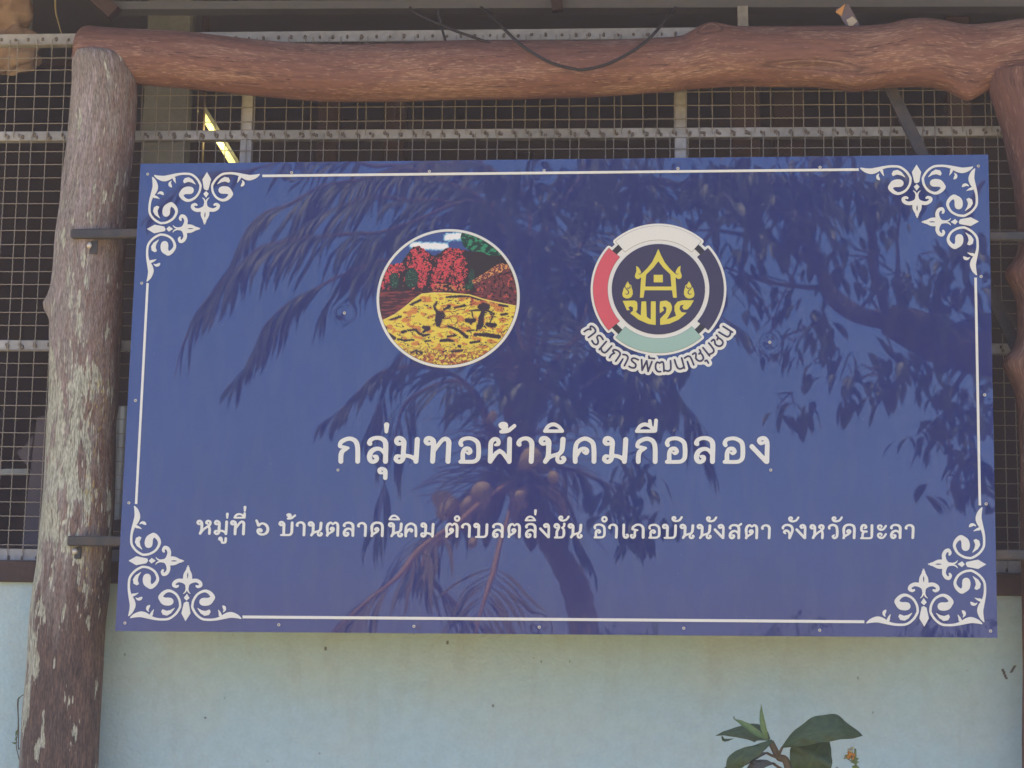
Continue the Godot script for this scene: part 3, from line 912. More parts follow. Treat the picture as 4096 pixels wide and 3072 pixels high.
	put("trunk", log_solid([[Vector3(1.3758, -0.1500, -0.1400), 0.0804, 0.0880], [Vector3(1.3758, 0.4000, -0.1400), 0.0804, 0.0880], [Vector3(1.3758, 0.9000, -0.1400), 0.0804, 0.0880], [Vector3(1.3658, 1.3745, -0.1400), 0.0804, 0.0880], [Vector3(1.3703, 1.6234, -0.1400), 0.0803, 0.0880], [Vector3(1.3741, 1.8951, -0.1400), 0.0802, 0.0880], [Vector3(1.3755, 2.1018, -0.1400), 0.0807, 0.0880], [Vector3(1.3764, 2.2410, -0.1400), 0.0811, 0.0880], [Vector3(1.3711, 2.3813, -0.1400), 0.0835, 0.0880], [Vector3(1.3632, 2.4484, -0.1400), 0.0905, 0.0880], [Vector3(1.3635, 2.4852, -0.1400), 0.0927, 0.0880], [Vector3(1.3726, 2.5186, -0.1400), 0.0859, 0.0880], [Vector3(1.3798, 2.5691, -0.1400), 0.0815, 0.0880], [Vector3(1.3796, 2.6584, -0.1400), 0.0814, 0.0880], [Vector3(1.3716, 2.7086, -0.1400), 0.0881, 0.0880], [Vector3(1.3707, 2.7424, -0.1400), 0.0899, 0.0880], [Vector3(1.3786, 2.7805, -0.1400), 0.0830, 0.0880], [Vector3(1.3854, 2.8275, -0.1400), 0.0776, 0.0880], [Vector3(1.3832, 2.8898, -0.1400), 0.0781, 0.0880], [Vector3(1.3802, 2.9363, -0.1400), 0.0789, 0.0880], [Vector3(1.3759, 3.0121, -0.1400), 0.0805, 0.0880], [Vector3(1.3662, 3.0847, -0.1400), 0.0845, 0.0880], [Vector3(1.3576, 3.1583, -0.1400), 0.0882, 0.0880], [Vector3(1.3463, 3.2137, -0.1400), 0.0926, 0.0880], [Vector3(1.3363, 3.2798, -0.1400), 0.1009, 0.0880], [Vector3(1.3370, 3.3229, -0.1400), 0.1048, 0.0880]], Vector3(1, 0, 0), [[0.8314, 1.900, 0.0200, 0.035, 0.40], [0.7572, 1.800, 0.0200, 0.040, 0.45]], 23), log_material("right_post_wood", red.call(80, 0.8, [[0.42, 0.40, 0.05, 0.012], [0.35, 0.7, 0.06, 0.015]]), 1.4), right)
	# steel strut leaning behind the sign
	var st := begin()
	bar(st, Vector3(0.9445, 3.3648, -0.2350), Vector3(1.3411, 2.4815, -0.2350), 0.034, 0.012)
	tag(put("steel_strut", solid(st), M.bracket_steel), "dark flat steel strut leaning diagonally behind the sign's right corner", "strut")

# ---------------------------------------------------------------- the sign
func piece(parent: Node, called: String, c: Cut, cell: float, z0: float, z1: float, m: Material) -> MeshInstance3D:
	return put(called, cut_mesh(c, cell, z0, z1), m, parent)

func sign_board() -> void:
	var s := thing("sign_board", "large glossy blue signboard with white Thai lettering and two round emblems", "sign", Vector3(0, 2.37504, 0))
	s.basis = Basis(Vector3(0.999981, 0.004364, 0.004285), Vector3(-0.004351, 0.999986, -0.002851), Vector3(-0.004297, 0.002832, 0.999987))
	var A := Vector2(-1.19400, 0.66423)
	var B := Vector2(1.20549, 0.66752)
	var C := Vector2(1.19511, -0.66191)
	var D := Vector2(-1.20530, -0.67053)
	var screws := [Vector2(-1.17135, 0.63360), Vector2(-0.75200, 0.63416), Vector2(-0.35552, 0.63341), Vector2(-0.02935, 0.63329), Vector2(0.34790, 0.63556), Vector2(0.74317, 0.63542), Vector2(1.17773, 0.63487), Vector2(-1.17457, 0.31301), Vector2(-1.17740, -0.02490), Vector2(-1.18301, -0.31466), Vector2(-1.17891, -0.64826), Vector2(-0.74667, -0.64842), Vector2(-0.37213, -0.64846), Vector2(-0.02883, -0.64711), Vector2(0.36253, -0.64588), Vector2(0.72605, -0.64704), Vector2(1.17764, -0.64426), Vector2(1.17692, 0.32188), Vector2(1.17831, -0.00724), Vector2(1.17456, -0.30451), Vector2(-0.58831, 0.22482), Vector2(0.59980, 0.13945), Vector2(-0.59418, -0.21987), Vector2(0.59938, -0.21500)]
	# the sheet: rivets pull it in, so it is faintly dished round each of them
	var nx := 240
	var ny := 136
	var wn := noise(101, 2.6, 2)
	var height := func(p: Vector2) -> float:
		var z := wn.get_noise_2d(p.x, p.y) * 0.00022
		for q in screws:
			var d2: float = (p - q).length_squared()
			if d2 < 0.006: z -= 0.00016 * exp(-d2 / 0.0006)
		return z
	var v := PackedVector3Array(); var nn := PackedVector3Array(); var uv := PackedVector2Array(); var ix := PackedInt32Array()
	var H := PackedFloat32Array()
	for j in ny + 1:
		for i in nx + 1:
			var fx := float(i) / nx; var fy := float(j) / ny
			var p: Vector2 = A.lerp(B, fx).lerp(D.lerp(C, fx), fy)
			v.append(Vector3(p.x, p.y, height.call(p)))
			uv.append(Vector2(fx, fy))
	for j in ny + 1:
		for i in nx + 1:
			var l := v[j * (nx + 1) + maxi(i - 1, 0)]; var r := v[j * (nx + 1) + mini(i + 1, nx)]
			var u := v[maxi(j - 1, 0) * (nx + 1) + i]; var d := v[mini(j + 1, ny) * (nx + 1) + i]
			nn.append((r - l).cross(u - d).normalized())
			if i < nx and j < ny:
				var k := j * (nx + 1) + i
				ix.append_array(PackedInt32Array([k, k + 1, k + nx + 2, k, k + nx + 2, k + nx + 1]))
	var arr := []
	arr.resize(Mesh.ARRAY_MAX)
	arr[Mesh.ARRAY_VERTEX] = v; arr[Mesh.ARRAY_NORMAL] = nn; arr[Mesh.ARRAY_TEX_UV] = uv; arr[Mesh.ARRAY_INDEX] = ix
	var am := ArrayMesh.new()
	am.add_surface_from_arrays(Mesh.PRIMITIVE_TRIANGLES, arr)
	put("board_face", am, M.board_blue, s)
	var st := begin()
	var e := Vector3(0, 0, -0.0012)
	var f := Vector3(0, 0, -0.018)
	var q4 := [Vector3(D.x, D.y, 0), Vector3(C.x, C.y, 0), Vector3(B.x, B.y, 0), Vector3(A.x, A.y, 0)]
	hexa(st, [q4[0] + e, q4[1] + e, q4[2] + e, q4[3] + e, q4[0] + f, q4[1] + f, q4[2] + f, q4[3] + f])
	put("board_body", solid(st), M.board_blue, s)
	st = begin()
	for y in [-0.6, 0.0, 0.6]:
		box(st, Vector3(-1.15, y - 0.0125, -0.044), Vector3(1.15, y + 0.0125, -0.019))
	put("back_frame", solid(st), M.bracket_steel, s)
	# arms that carry it
	for a in [[Vector3(-1.3953, 0.4514, -0.0440), Vector3(-1.1287, 0.4784, -0.0190)], [Vector3(-1.3606, -0.4345, -0.0440), Vector3(-1.1473, -0.4064, -0.0190)], [Vector3(1.1498, 0.4282, -0.0440), Vector3(1.3668, 0.4529, -0.0190)], [Vector3(1.1414, -0.4530, -0.0440), Vector3(1.3396, -0.4253, -0.0190)]]:
		put("support_arm", block(a[0], a[1], 0.003), M.bracket_steel, s)
	for a in [[Vector3(-1.3667, 0.4079, -0.0460), Vector3(-1.3218, 0.4495, -0.0400)], [Vector3(-1.3595, -0.4700, -0.0460), Vector3(-1.3255, -0.4356, -0.0400)]]:
		var pl := put("bolt_plate", block(a[0], a[1], 0.002), M.bracket_steel, s)
		st = begin()
		blob(st, (a[0] + a[1]) * 0.5 + Vector3(0, 0.004, 0.006), Vector3(0.009, 0.009, 0.008))
		put("bolt", st.commit(), M.screw_metal, pl)
	# rivets
	var rv := rivet()
	for q in screws:
		var o := put("rivet", rv, null, s)
		o.position = Vector3(q.x, q.y, -0.0006)
	# border lines
	for l in [[Vector2(-0.83603, 0.62108), Vector2(0.84942, 0.62392), Vector2(0.84946, 0.63082), Vector2(-0.83635, 0.62816)], [Vector2(-1.16055, 0.31313), Vector2(-1.16532, -0.31762), Vector2(-1.15861, -0.31792), Vector2(-1.15371, 0.31275)], [Vector2(-0.84841, -0.63211), Vector2(0.84480, -0.62714), Vector2(0.84498, -0.61948), Vector2(-0.84863, -0.62424)], [Vector2(1.15859, 0.31825), Vector2(1.15425, -0.30867), Vector2(1.16088, -0.30851), Vector2(1.16535, 0.31835)]]:
		var cu := Cut.new()
		cu.poly(PackedVector2Array([l[0], l[1], l[2], l[3]]))
		st = begin()
		hexa(st, [Vector3(l[0].x, l[0].y, 0.002), Vector3(l[1].x, l[1].y, 0.002), Vector3(l[2].x, l[2].y, 0.002), Vector3(l[3].x, l[3].y, 0.002), Vector3(l[0].x, l[0].y, -0.001), Vector3(l[1].x, l[1].y, -0.001), Vector3(l[2].x, l[2].y, -0.001), Vector3(l[3].x, l[3].y, -0.001)])
		put("border_line", solid(st), M.letter_white, s)
	corners(s)
	lettering(s)
	roundel(s)
	emblem(s)

func rivet() -> ArrayMesh:
	var am := ArrayMesh.new()
	var prof := [Vector2(0.0043, 0.0), Vector2(0.0043, 0.0012), Vector2(0.0036, 0.0022), Vector2(0.0026, 0.0024), Vector2(0.0016, 0.0021)]
	for surf in 2:
		var st := begin()
		st.set_smooth_group(0)
		var pr: Array = prof if surf == 0 else [Vector2(0.0016, 0.0021), Vector2(0.0014, 0.0009), Vector2(0.0, 0.0009)]
		for i in pr.size() - 1:
			for k in 14:
				var a := TAU * k / 14; var b := TAU * (k + 1) / 14
				var p := func(t, q): return Vector3(cos(t) * q.x, sin(t) * q.x, q.y)
				for x in [p.call(a, pr[i]), p.call(a, pr[i + 1]), p.call(b, pr[i + 1]), p.call(a, pr[i]), p.call(b, pr[i + 1]), p.call(b, pr[i])]:
					st.add_vertex(x)
		st.generate_normals()
		st.commit(am)
	am.surface_set_material(0, M.screw_metal)
	am.surface_set_material(1, M.screw_hole)
	return am

const SCROLL := "88,54,11 154,87,33 252,109,48 333,92,45 414,59,29 509,34,21 618,26,19 729,40,19 829,114,19 892,213,19 901,268,19 883,357,19 819,453,19 712,504,23 628,478,29 569,408,36 581,364,36 634,328,58 689,323,67 724,324,63|582,391,27 636,364,27 705,371,19"
const BARB := "430,106,25 443,147,16 465,191,4"
const COMMA := "383,155,5 360,192,19 368,229,26 390,254,12"
const PETAL := "596,158 622,109 690,95 754,133 811,216 743,179 680,166 613,192"
const KITE := "1003,0 1080,130 1041,316 1005,327 962,302 929,130"
const DIAMOND := "1003,341 1052,385 1006,456 957,387"
const FLEUR := "943,456,4 978,488,11 996,549,16 990,618,27 940,663,33 858,677,30 795,646,30 777,598,27 819,573,23 847,584,18|996,556,19 1001,639,36 982,680,36|966,687,38 962,769,30 991,852,19 1013,930,3|1011,845,25 1012,886,16"

func corners(s: Node3D) -> void:
	# unit shapes in thousandths of the ornament's half width; p runs along the edge, q inwards
	var id := func(p: Vector2) -> Vector2: return p * 0.001
	var z0 := -0.001
	var z1 := 0.002
	var cell := 0.0062
	var c := Cut.new(); strokes(c, SCROLL, id, 0.001); strokes(c, BARB, id, 0.001)
	var scroll := cut_mesh(c, cell, z0, z1)
	c = Cut.new(); strokes(c, COMMA, id, 0.001)
	var comma := cut_mesh(c, cell, z0, z1)
	c = Cut.new(); c.poly(outline(PETAL, id), 0.004)
	var petal := cut_mesh(c, cell, z0, z1)
	c = Cut.new(); c.poly(outline(KITE, id))
	var kite := cut_mesh(c, cell, z0, z1)
	c = Cut.new(); c.poly(outline(DIAMOND, id))
	var dia := cut_mesh(c, cell, z0, z1)
	c = Cut.new(); strokes(c, FLEUR, id, 0.001)
	strokes(c, FLEUR, func(p: Vector2) -> Vector2: return Vector2(2.006 - p.x * 0.001, p.y * 0.001), 0.001)
	var fleur := cut_mesh(c, cell, z0, z1)
	for k in [[Vector2(-1.16492, 0.63724), Vector2(0.16668, 0.00023), Vector2(-0.00140, -0.16577)], [Vector2(1.17603, 0.64037), Vector2(-0.16701, -0.00023), Vector2(-0.00128, -0.16336)], [Vector2(-1.17770, -0.64204), Vector2(0.16902, 0.00061), Vector2(0.00140, 0.16533)], [Vector2(1.16905, -0.63385), Vector2(-0.16537, -0.00059), Vector2(0.00130, 0.16604)]]:
		var C: Vector2 = k[0]; var ex: Vector2 = k[1]; var ey: Vector2 = k[2]
		var root: MeshInstance3D = null
		for half in 2:
			var a := ex if half == 0 else ey
			var b := ey if half == 0 else ex
			var t1 := Transform3D(Vector3(a.x, a.y, 0), Vector3(b.x, b.y, 0), Vector3(0, 0, 1), Vector3(C.x, C.y, 0))
			var m := C + a * 2.006
			var t2 := Transform3D(Vector3(-a.x, -a.y, 0), Vector3(b.x, b.y, 0), Vector3(0, 0, 1), Vector3(m.x, m.y, 0))
			if root == null:
				root = put("corner_ornament", fleur, M.letter_white, s)
				root.transform = t1
			else:
				put("fleur", fleur, M.letter_white, root).transform = root.transform.affine_inverse() * t1
			var iv := root.transform.affine_inverse()
			for t in [t1, t2]:
				put("scroll", scroll, M.letter_white, root).transform = iv * t
				put("comma", comma, M.letter_white, root).transform = iv * t
				put("petal", petal, M.letter_white, root).transform = iv * t
			put("kite", kite, M.letter_white, root).transform = iv * t1
			put("diamond", dia, M.letter_white, root).transform = iv * t1

const GLYPHS := {
	"ho": "90,-275,22 55,-273,27 28,-305,30 45,-343,32 90,-350,30 127,-315,34 133,-255,34 131,-175,34 120,-105,33 90,-35,33|280,-277,22 248,-303,29 263,-340,30 305,-352,28 347,-323,32 340,-265,30 300,-225,26 225,-175,26 155,-115,26 115,-65,28|310,-220,26 327,-155,32 325,-65,34 321,-31,32",
	"mo": "100,-277,22 60,-277,27 37,-307,30 55,-347,32 100,-352,30 140,-312,35 142,-242,34 135,-162,34 132,-82,34 105,-37,30 65,-30,28 30,-62,30 45,-102,28 80,-107,22|140,-112,24 210,-107,26 270,-82,28 305,-50,30|328,-335,35 322,-222,34 315,-112,34 308,-34,34",
	"uu": "55,123,20 31,103,24 45,68,25 80,68,28 97,108,30 97,158,28 115,188,28 155,191,26 190,173,30 197,118,32 200,78,30",
	"ek": "1,-538,36 -4,-444,24",
	"to": "92,-280,22 57,-278,27 31,-308,30 47,-345,32 92,-352,30 135,-315,36 137,-240,35 132,-150,35 125,-35,34|142,-170,24 197,-250,26 257,-325,28 307,-345,30 347,-310,35 347,-230,35 342,-130,35 337,-35,35",
	"ii": "26,-455,25 70,-515,26 140,-539,25 210,-523,24 260,-470,24|23,-448,23 280,-448,23|283,-558,30 278,-456,30",
	"six": "37,-383,29 60,-335,30 83,-267,35|97,-265,34 155,-305,26 215,-307,28 285,-265,34 323,-185,36 305,-95,35 245,-43,28 165,-30,28 95,-57,30 66,-115,32 85,-157,30 135,-163,28 165,-135,30 150,-107,26 120,-120,16",
	"bo": "93,-280,22 58,-275,27 30,-305,30 48,-345,32 98,-350,30 136,-305,36 136,-230,35 133,-140,34 130,-40,34|64,-25,24 258,-27,26 308,-50,30 333,-100,34 340,-210,35 345,-335,35",
	"tho": "80,-510,18 45,-510,25 28,-538,27 60,-557,25 102,-542,28 102,-500,26 60,-455,26 36,-444,24|50,-445,26 130,-457,28 190,-500,26 222,-526,25",
	"aa": "47,-268,30 36,-285,33 57,-328,28 115,-352,26 175,-341,30 215,-293,35 217,-208,34 213,-108,34 208,-34,34",
	"no": "90,-282,22 57,-277,27 27,-307,30 45,-347,32 95,-352,30 135,-307,36 135,-232,35 131,-132,34 115,-77,32 87,-32,31|333,-337,36 325,-242,35 315,-182,33 275,-137,28 205,-117,26 140,-87,26 110,-52,28|310,-172,28 267,-112,24 253,-62,28 275,-29,28 320,-27,28 349,-60,30 337,-86,26 315,-86,16",
	"dto": "35,-34,34 45,-90,30 37,-180,33 37,-260,35 62,-320,33 102,-348,30 137,-355,25 177,-318,24 232,-355,25 282,-335,32 304,-280,35 304,-180,35 300,-90,35 298,-34,35|57,-68,28 112,-102,27 172,-140,28 199,-190,30 177,-225,28 142,-220,28 123,-190,27 144,-166,19",
	"do": "35,-34,34 45,-90,30 37,-180,33 37,-260,35 62,-320,33 112,-355,29 172,-366,27 232,-358,29 282,-330,33 304,-270,35 304,-180,35 300,-90,35 298,-34,35|57,-68,28 112,-102,27 172,-140,28 199,-190,30 177,-225,28 142,-220,28 123,-190,27 144,-166,19",
	"lo": "47,-277,30 36,-292,33 61,-335,28 125,-358,26 205,-348,30 255,-303,35 263,-225,35 260,-125,34 258,-35,35|243,-137,20 200,-195,25 135,-208,28 67,-173,33 37,-105,35 51,-47,33 91,-27,27 133,-53,30 135,-93,30 100,-103,20",
	"so": "47,-277,30 36,-292,33 61,-335,28 125,-358,26 205,-348,30 255,-303,35 263,-225,35 260,-125,34 258,-35,35|243,-137,20 200,-195,25 135,-208,28 67,-173,33 37,-105,35 51,-47,33 91,-27,27 133,-53,30 135,-93,30 100,-103,20|260,-345,24 320,-387,27",
	"kho": "33,-33,33 33,-177,33 58,-293,29 162,-351,28 264,-303,32 290,-206,33 290,-33,33|44,-97,23 97,-188,28 155,-212,26 197,-184,29 184,-148,25 145,-160,17",
	"ko": "49,-33,33 52,-126,33 78,-180,30 126,-200,20|151,-218,19 90,-231,22 35,-244,25 61,-307,29 162,-348,28 249,-315,32 281,-220,33 281,-33,33",
	"pho": "35,-36,33 39,-162,33 46,-293,32 97,-344,28 145,-322,29 145,-276,28 102,-260,16|38,-36,29 165,-180,28 293,-36,29|303,-342,33 296,-33,33",
	"oo": "48,-260,28 36,-290,30 68,-339,26 167,-354,26 254,-315,30 283,-249,32 283,-104,32 254,-49,28 196,-29,26 33,-29,26|68,-39,32 68,-148,30 94,-203,28 149,-209,28 173,-170,28 145,-144,22 116,-158,13",
	"ngo": "207,-296,20 160,-286,26 133,-322,28 155,-349,28 210,-354,29 246,-300,32 246,-162,32 244,-33,32|36,-242,33 232,-36,32",
	"u": "78,128,16 36,120,23 29,84,26 68,68,25 110,96,29 110,193,30",
	"ue": "28,-457,25 70,-520,26 140,-548,26 210,-520,25 258,-465,24|23,-453,23 265,-453,23|205,-595,24 222,-515,20|292,-602,25 280,-460,27",
	"i": "28,-457,25 70,-520,26 140,-548,26 210,-520,25 258,-465,24|23,-453,23 266,-453,23",
	"e": "35,-347,34 35,-255,34 32,-115,34 50,-50,33 90,-25,28 135,-55,32 130,-98,28 98,-100,18",
	"pho2": "64,-98,20 34,-83,29 40,-43,28 82,-25,28 122,-60,34 127,-135,32 134,-190,30 167,-213,22|197,-215,22 132,-230,24 69,-243,27 87,-295,30 152,-343,28 222,-356,27 292,-333,30 337,-270,35 340,-155,36 338,-35,36",
	"an": "77,-493,13 103,-520,22 83,-550,25 40,-545,28 28,-505,28 60,-463,27 125,-452,26 205,-477,27 257,-548,28",
	"cho": "93,-270,18 58,-275,26 30,-308,30 53,-350,31 103,-353,31 136,-305,35 123,-245,33 88,-175,33 83,-95,34 80,-25,30|35,-23,24 198,-25,26 243,-50,30 263,-105,34 263,-205,33 243,-245,26 208,-267,18|216,-270,24 263,-300,26 274,-367,32",
	"nik": "55,-490,27 39,-451,27 0,-435,27 -39,-451,27 -55,-490,27 -39,-529,27 0,-545,27 39,-529,27 55,-490,27",
	"jo": "34,-272,28 28,-298,31 77,-350,28 163,-360,28 244,-323,31 272,-239,33 244,-138,31 197,-33,33|191,-33,29 194,-138,29 163,-204,28 101,-218,28 57,-182,29 93,-147,21",
	"wo": "50,-269,28 39,-296,31 67,-342,29 147,-360,28 220,-323,33 244,-244,34 244,-106,34 220,-46,31 168,-29,29 134,-70,29 171,-103,18",
	"yo": "103,-272,16 153,-293,29 134,-344,29 65,-345,31 33,-272,34 55,-202,29 166,-191,28|94,-174,24 65,-125,31 60,-28,29|24,-24,24 241,-24,24 290,-52,29 298,-150,34 300,-345,34",
	"a": "98,-277,11 124,-318,23 94,-347,24 42,-336,28 33,-288,28 81,-238,26 163,-248,26 228,-332,28|98,-70,11 124,-111,23 94,-140,24 42,-129,28 33,-81,28 81,-31,26 163,-41,26 228,-125,28",
}

func lettering(s: Node3D) -> void:
	# every sign of the two lines: glyph, origin on the board, scale
	var id := func(p: Vector2) -> Vector2: return p * 0.001
	var cache := {}
	for row in [[["ko", Vector2(-0.59635, -0.20262), Vector2(0.20381, 0.00078), Vector2(0.00568, -0.20271)], ["lo", Vector2(-0.51364, -0.20235), Vector2(0.20328, 0.00077), Vector2(0.00516, -0.20245)], ["ek", Vector2(-0.45801, -0.20217), Vector2(0.20293, 0.00077), Vector2(0.00481, -0.20227)], ["u", Vector2(-0.48420, -0.20226), Vector2(0.20309, 0.00077), Vector2(0.00498, -0.20236)], ["mo", Vector2(-0.43855, -0.20211), Vector2(0.20280, 0.00077), Vector2(0.00469, -0.20221)], ["to", Vector2(-0.35485, -0.20184), Vector2(0.20227, 0.00077), Vector2(0.00417, -0.20195)], ["oo", Vector2(-0.25898, -0.20153), Vector2(0.20166, 0.00077), Vector2(0.00358, -0.20164)], ["pho", Vector2(-0.17631, -0.20127), Vector2(0.20114, 0.00077), Vector2(0.00307, -0.20138)], ["tho", Vector2(-0.14656, -0.20117), Vector2(0.20095, 0.00077), Vector2(0.00289, -0.20129)], ["aa", Vector2(-0.09766, -0.20101), Vector2(0.20064, 0.00077), Vector2(0.00259, -0.20114)], ["no", Vector2(-0.03453, -0.20081), Vector2(0.20024, 0.00076), Vector2(0.00220, -0.20094)], ["i", Vector2(-0.02293, -0.20077), Vector2(0.20017, 0.00076), Vector2(0.00213, -0.20090)], ["kho", Vector2(0.05921, -0.20051), Vector2(0.19965, 0.00076), Vector2(0.00162, -0.20064)], ["mo", Vector2(0.13920, -0.20025), Vector2(0.19914, 0.00076), Vector2(0.00114, -0.20039)], ["ko", Vector2(0.22906, -0.19997), Vector2(0.19858, 0.00076), Vector2(0.00059, -0.20010)], ["ue", Vector2(0.22961, -0.19996), Vector2(0.19857, 0.00076), Vector2(0.00058, -0.20010)], ["oo", Vector2(0.31013, -0.19970), Vector2(0.19807, 0.00076), Vector2(0.00009, -0.19985)], ["lo", Vector2(0.39024, -0.19945), Vector2(0.19756, 0.00075), Vector2(-0.00039, -0.19960)], ["oo", Vector2(0.46750, -0.19920), Vector2(0.19708, 0.00075), Vector2(-0.00086, -0.19935)], ["ngo", Vector2(0.54117, -0.19896), Vector2(0.19661, 0.00075), Vector2(-0.00130, -0.19912)]], [["ho", Vector2(-0.98639, -0.40289), Vector2(0.11192, 0.00077), Vector2(0.00441, -0.10997)], ["mo", Vector2(-0.93801, -0.40327), Vector2(0.11175, 0.00077), Vector2(0.00424, -0.10988)], ["uu", Vector2(-0.92628, -0.40336), Vector2(0.11171, 0.00077), Vector2(0.00420, -0.10986)], ["ek", Vector2(-0.89944, -0.40357), Vector2(0.11161, 0.00077), Vector2(0.00411, -0.10981)], ["to", Vector2(-0.89182, -0.40362), Vector2(0.11158, 0.00077), Vector2(0.00408, -0.10980)], ["ii", Vector2(-0.88208, -0.40370), Vector2(0.11155, 0.00077), Vector2(0.00405, -0.10978)], ["ek", Vector2(-0.85049, -0.38419), Vector2(0.11150, 0.00074), Vector2(0.00395, -0.10986)], ["six", Vector2(-0.82132, -0.40417), Vector2(0.11134, 0.00077), Vector2(0.00384, -0.10967)], ["bo", Vector2(-0.75535, -0.40469), Vector2(0.11110, 0.00077), Vector2(0.00362, -0.10955)], ["tho", Vector2(-0.73336, -0.40483), Vector2(0.11103, 0.00077), Vector2(0.00354, -0.10952)], ["aa", Vector2(-0.70732, -0.40500), Vector2(0.11093, 0.00077), Vector2(0.00346, -0.10947)], ["no", Vector2(-0.67297, -0.40523), Vector2(0.11081, 0.00077), Vector2(0.00334, -0.10941)], ["dto", Vector2(-0.62269, -0.40556), Vector2(0.11064, 0.00077), Vector2(0.00317, -0.10932)], ["lo", Vector2(-0.57572, -0.40565), Vector2(0.11047, 0.00077), Vector2(0.00301, -0.10924)], ["aa", Vector2(-0.53593, -0.40573), Vector2(0.11034, 0.00077), Vector2(0.00287, -0.10917)], ["do", Vector2(-0.49828, -0.40580), Vector2(0.11020, 0.00077), Vector2(0.00275, -0.10910)], ["no", Vector2(-0.44885, -0.40590), Vector2(0.11003, 0.00077), Vector2(0.00258, -0.10902)], ["i", Vector2(-0.44766, -0.40590), Vector2(0.11003, 0.00077), Vector2(0.00258, -0.10901)], ["kho", Vector2(-0.40366, -0.40599), Vector2(0.10987, 0.00077), Vector2(0.00243, -0.10894)], ["mo", Vector2(-0.35992, -0.40607), Vector2(0.10972, 0.00077), Vector2(0.00228, -0.10886)], ["dto", Vector2(-0.29091, -0.40621), Vector2(0.10948, 0.00077), Vector2(0.00205, -0.10874)], ["nik", Vector2(-0.25756, -0.40616), Vector2(0.10937, 0.00077), Vector2(0.00194, -0.10868)], ["aa", Vector2(-0.24713, -0.40614), Vector2(0.10933, 0.00077), Vector2(0.00190, -0.10866)], ["bo", Vector2(-0.21272, -0.40609), Vector2(0.10921, 0.00077), Vector2(0.00179, -0.10860)], ["lo", Vector2(-0.16147, -0.40601), Vector2(0.10904, 0.00077), Vector2(0.00162, -0.10852)], ["dto", Vector2(-0.11876, -0.40594), Vector2(0.10889, 0.00077), Vector2(0.00147, -0.10844)], ["lo", Vector2(-0.07096, -0.40587), Vector2(0.10872, 0.00077), Vector2(0.00131, -0.10836)], ["i", Vector2(-0.07130, -0.40587), Vector2(0.10872, 0.00077), Vector2(0.00131, -0.10836)], ["ek", Vector2(-0.04195, -0.38848), Vector2(0.10868, 0.00074), Vector2(0.00122, -0.10842)], ["ngo", Vector2(-0.03215, -0.40581), Vector2(0.10859, 0.00077), Vector2(0.00118, -0.10829)], ["cho", Vector2(0.00764, -0.40575), Vector2(0.10845, 0.00077), Vector2(0.00105, -0.10823)], ["an", Vector2(0.02114, -0.40571), Vector2(0.10841, 0.00076), Vector2(0.00101, -0.10820)], ["no", Vector2(0.04670, -0.40564), Vector2(0.10832, 0.00076), Vector2(0.00092, -0.10816)], ["oo", Vector2(0.11646, -0.40544), Vector2(0.10808, 0.00076), Vector2(0.00069, -0.10804)], ["nik", Vector2(0.14719, -0.40535), Vector2(0.10797, 0.00076), Vector2(0.00059, -0.10799)], ["aa", Vector2(0.15674, -0.40533), Vector2(0.10794, 0.00076), Vector2(0.00056, -0.10797)], ["e", Vector2(0.19595, -0.40522), Vector2(0.10780, 0.00076), Vector2(0.00043, -0.10790)], ["pho2", Vector2(0.21605, -0.40516), Vector2(0.10774, 0.00076), Vector2(0.00036, -0.10787)], ["oo", Vector2(0.26572, -0.40502), Vector2(0.10757, 0.00076), Vector2(0.00020, -0.10778)], ["bo", Vector2(0.30378, -0.40499), Vector2(0.10744, 0.00076), Vector2(0.00007, -0.10772)], ["an", Vector2(0.32957, -0.40496), Vector2(0.10735, 0.00076), Vector2(-0.00001, -0.10767)], ["no", Vector2(0.35176, -0.40494), Vector2(0.10727, 0.00076), Vector2(-0.00009, -0.10763)], ["no", Vector2(0.39803, -0.40491), Vector2(0.10711, 0.00076), Vector2(-0.00024, -0.10755)], ["an", Vector2(0.42308, -0.40488), Vector2(0.10703, 0.00076), Vector2(-0.00032, -0.10751)], ["ngo", Vector2(0.44336, -0.40487), Vector2(0.10696, 0.00076), Vector2(-0.00039, -0.10748)], ["so", Vector2(0.48390, -0.40483), Vector2(0.10682, 0.00076), Vector2(-0.00052, -0.10741)], ["dto", Vector2(0.52776, -0.40447), Vector2(0.10667, 0.00076), Vector2(-0.00066, -0.10733)], ["aa", Vector2(0.57089, -0.40412), Vector2(0.10652, 0.00076), Vector2(-0.00080, -0.10726)], ["jo", Vector2(0.62726, -0.40365), Vector2(0.10633, 0.00075), Vector2(-0.00099, -0.10717)], ["an", Vector2(0.64453, -0.40351), Vector2(0.10627, 0.00075), Vector2(-0.00104, -0.10714)], ["ngo", Vector2(0.66367, -0.40335), Vector2(0.10621, 0.00075), Vector2(-0.00111, -0.10710)], ["ho", Vector2(0.70192, -0.40304), Vector2(0.10608, 0.00075), Vector2(-0.00123, -0.10704)], ["wo", Vector2(0.74996, -0.40264), Vector2(0.10592, 0.00075), Vector2(-0.00139, -0.10696)], ["an", Vector2(0.76087, -0.40255), Vector2(0.10588, 0.00075), Vector2(-0.00142, -0.10694)], ["do", Vector2(0.78964, -0.40231), Vector2(0.10578, 0.00075), Vector2(-0.00152, -0.10689)], ["yo", Vector2(0.83708, -0.40192), Vector2(0.10562, 0.00075), Vector2(-0.00167, -0.10681)], ["a", Vector2(0.88178, -0.40156), Vector2(0.10547, 0.00075), Vector2(-0.00181, -0.10674)], ["lo", Vector2(0.91643, -0.40127), Vector2(0.10535, 0.00075), Vector2(-0.00193, -0.10668)], ["aa", Vector2(0.95550, -0.40095), Vector2(0.10522, 0.00075), Vector2(-0.00205, -0.10661)]]]:
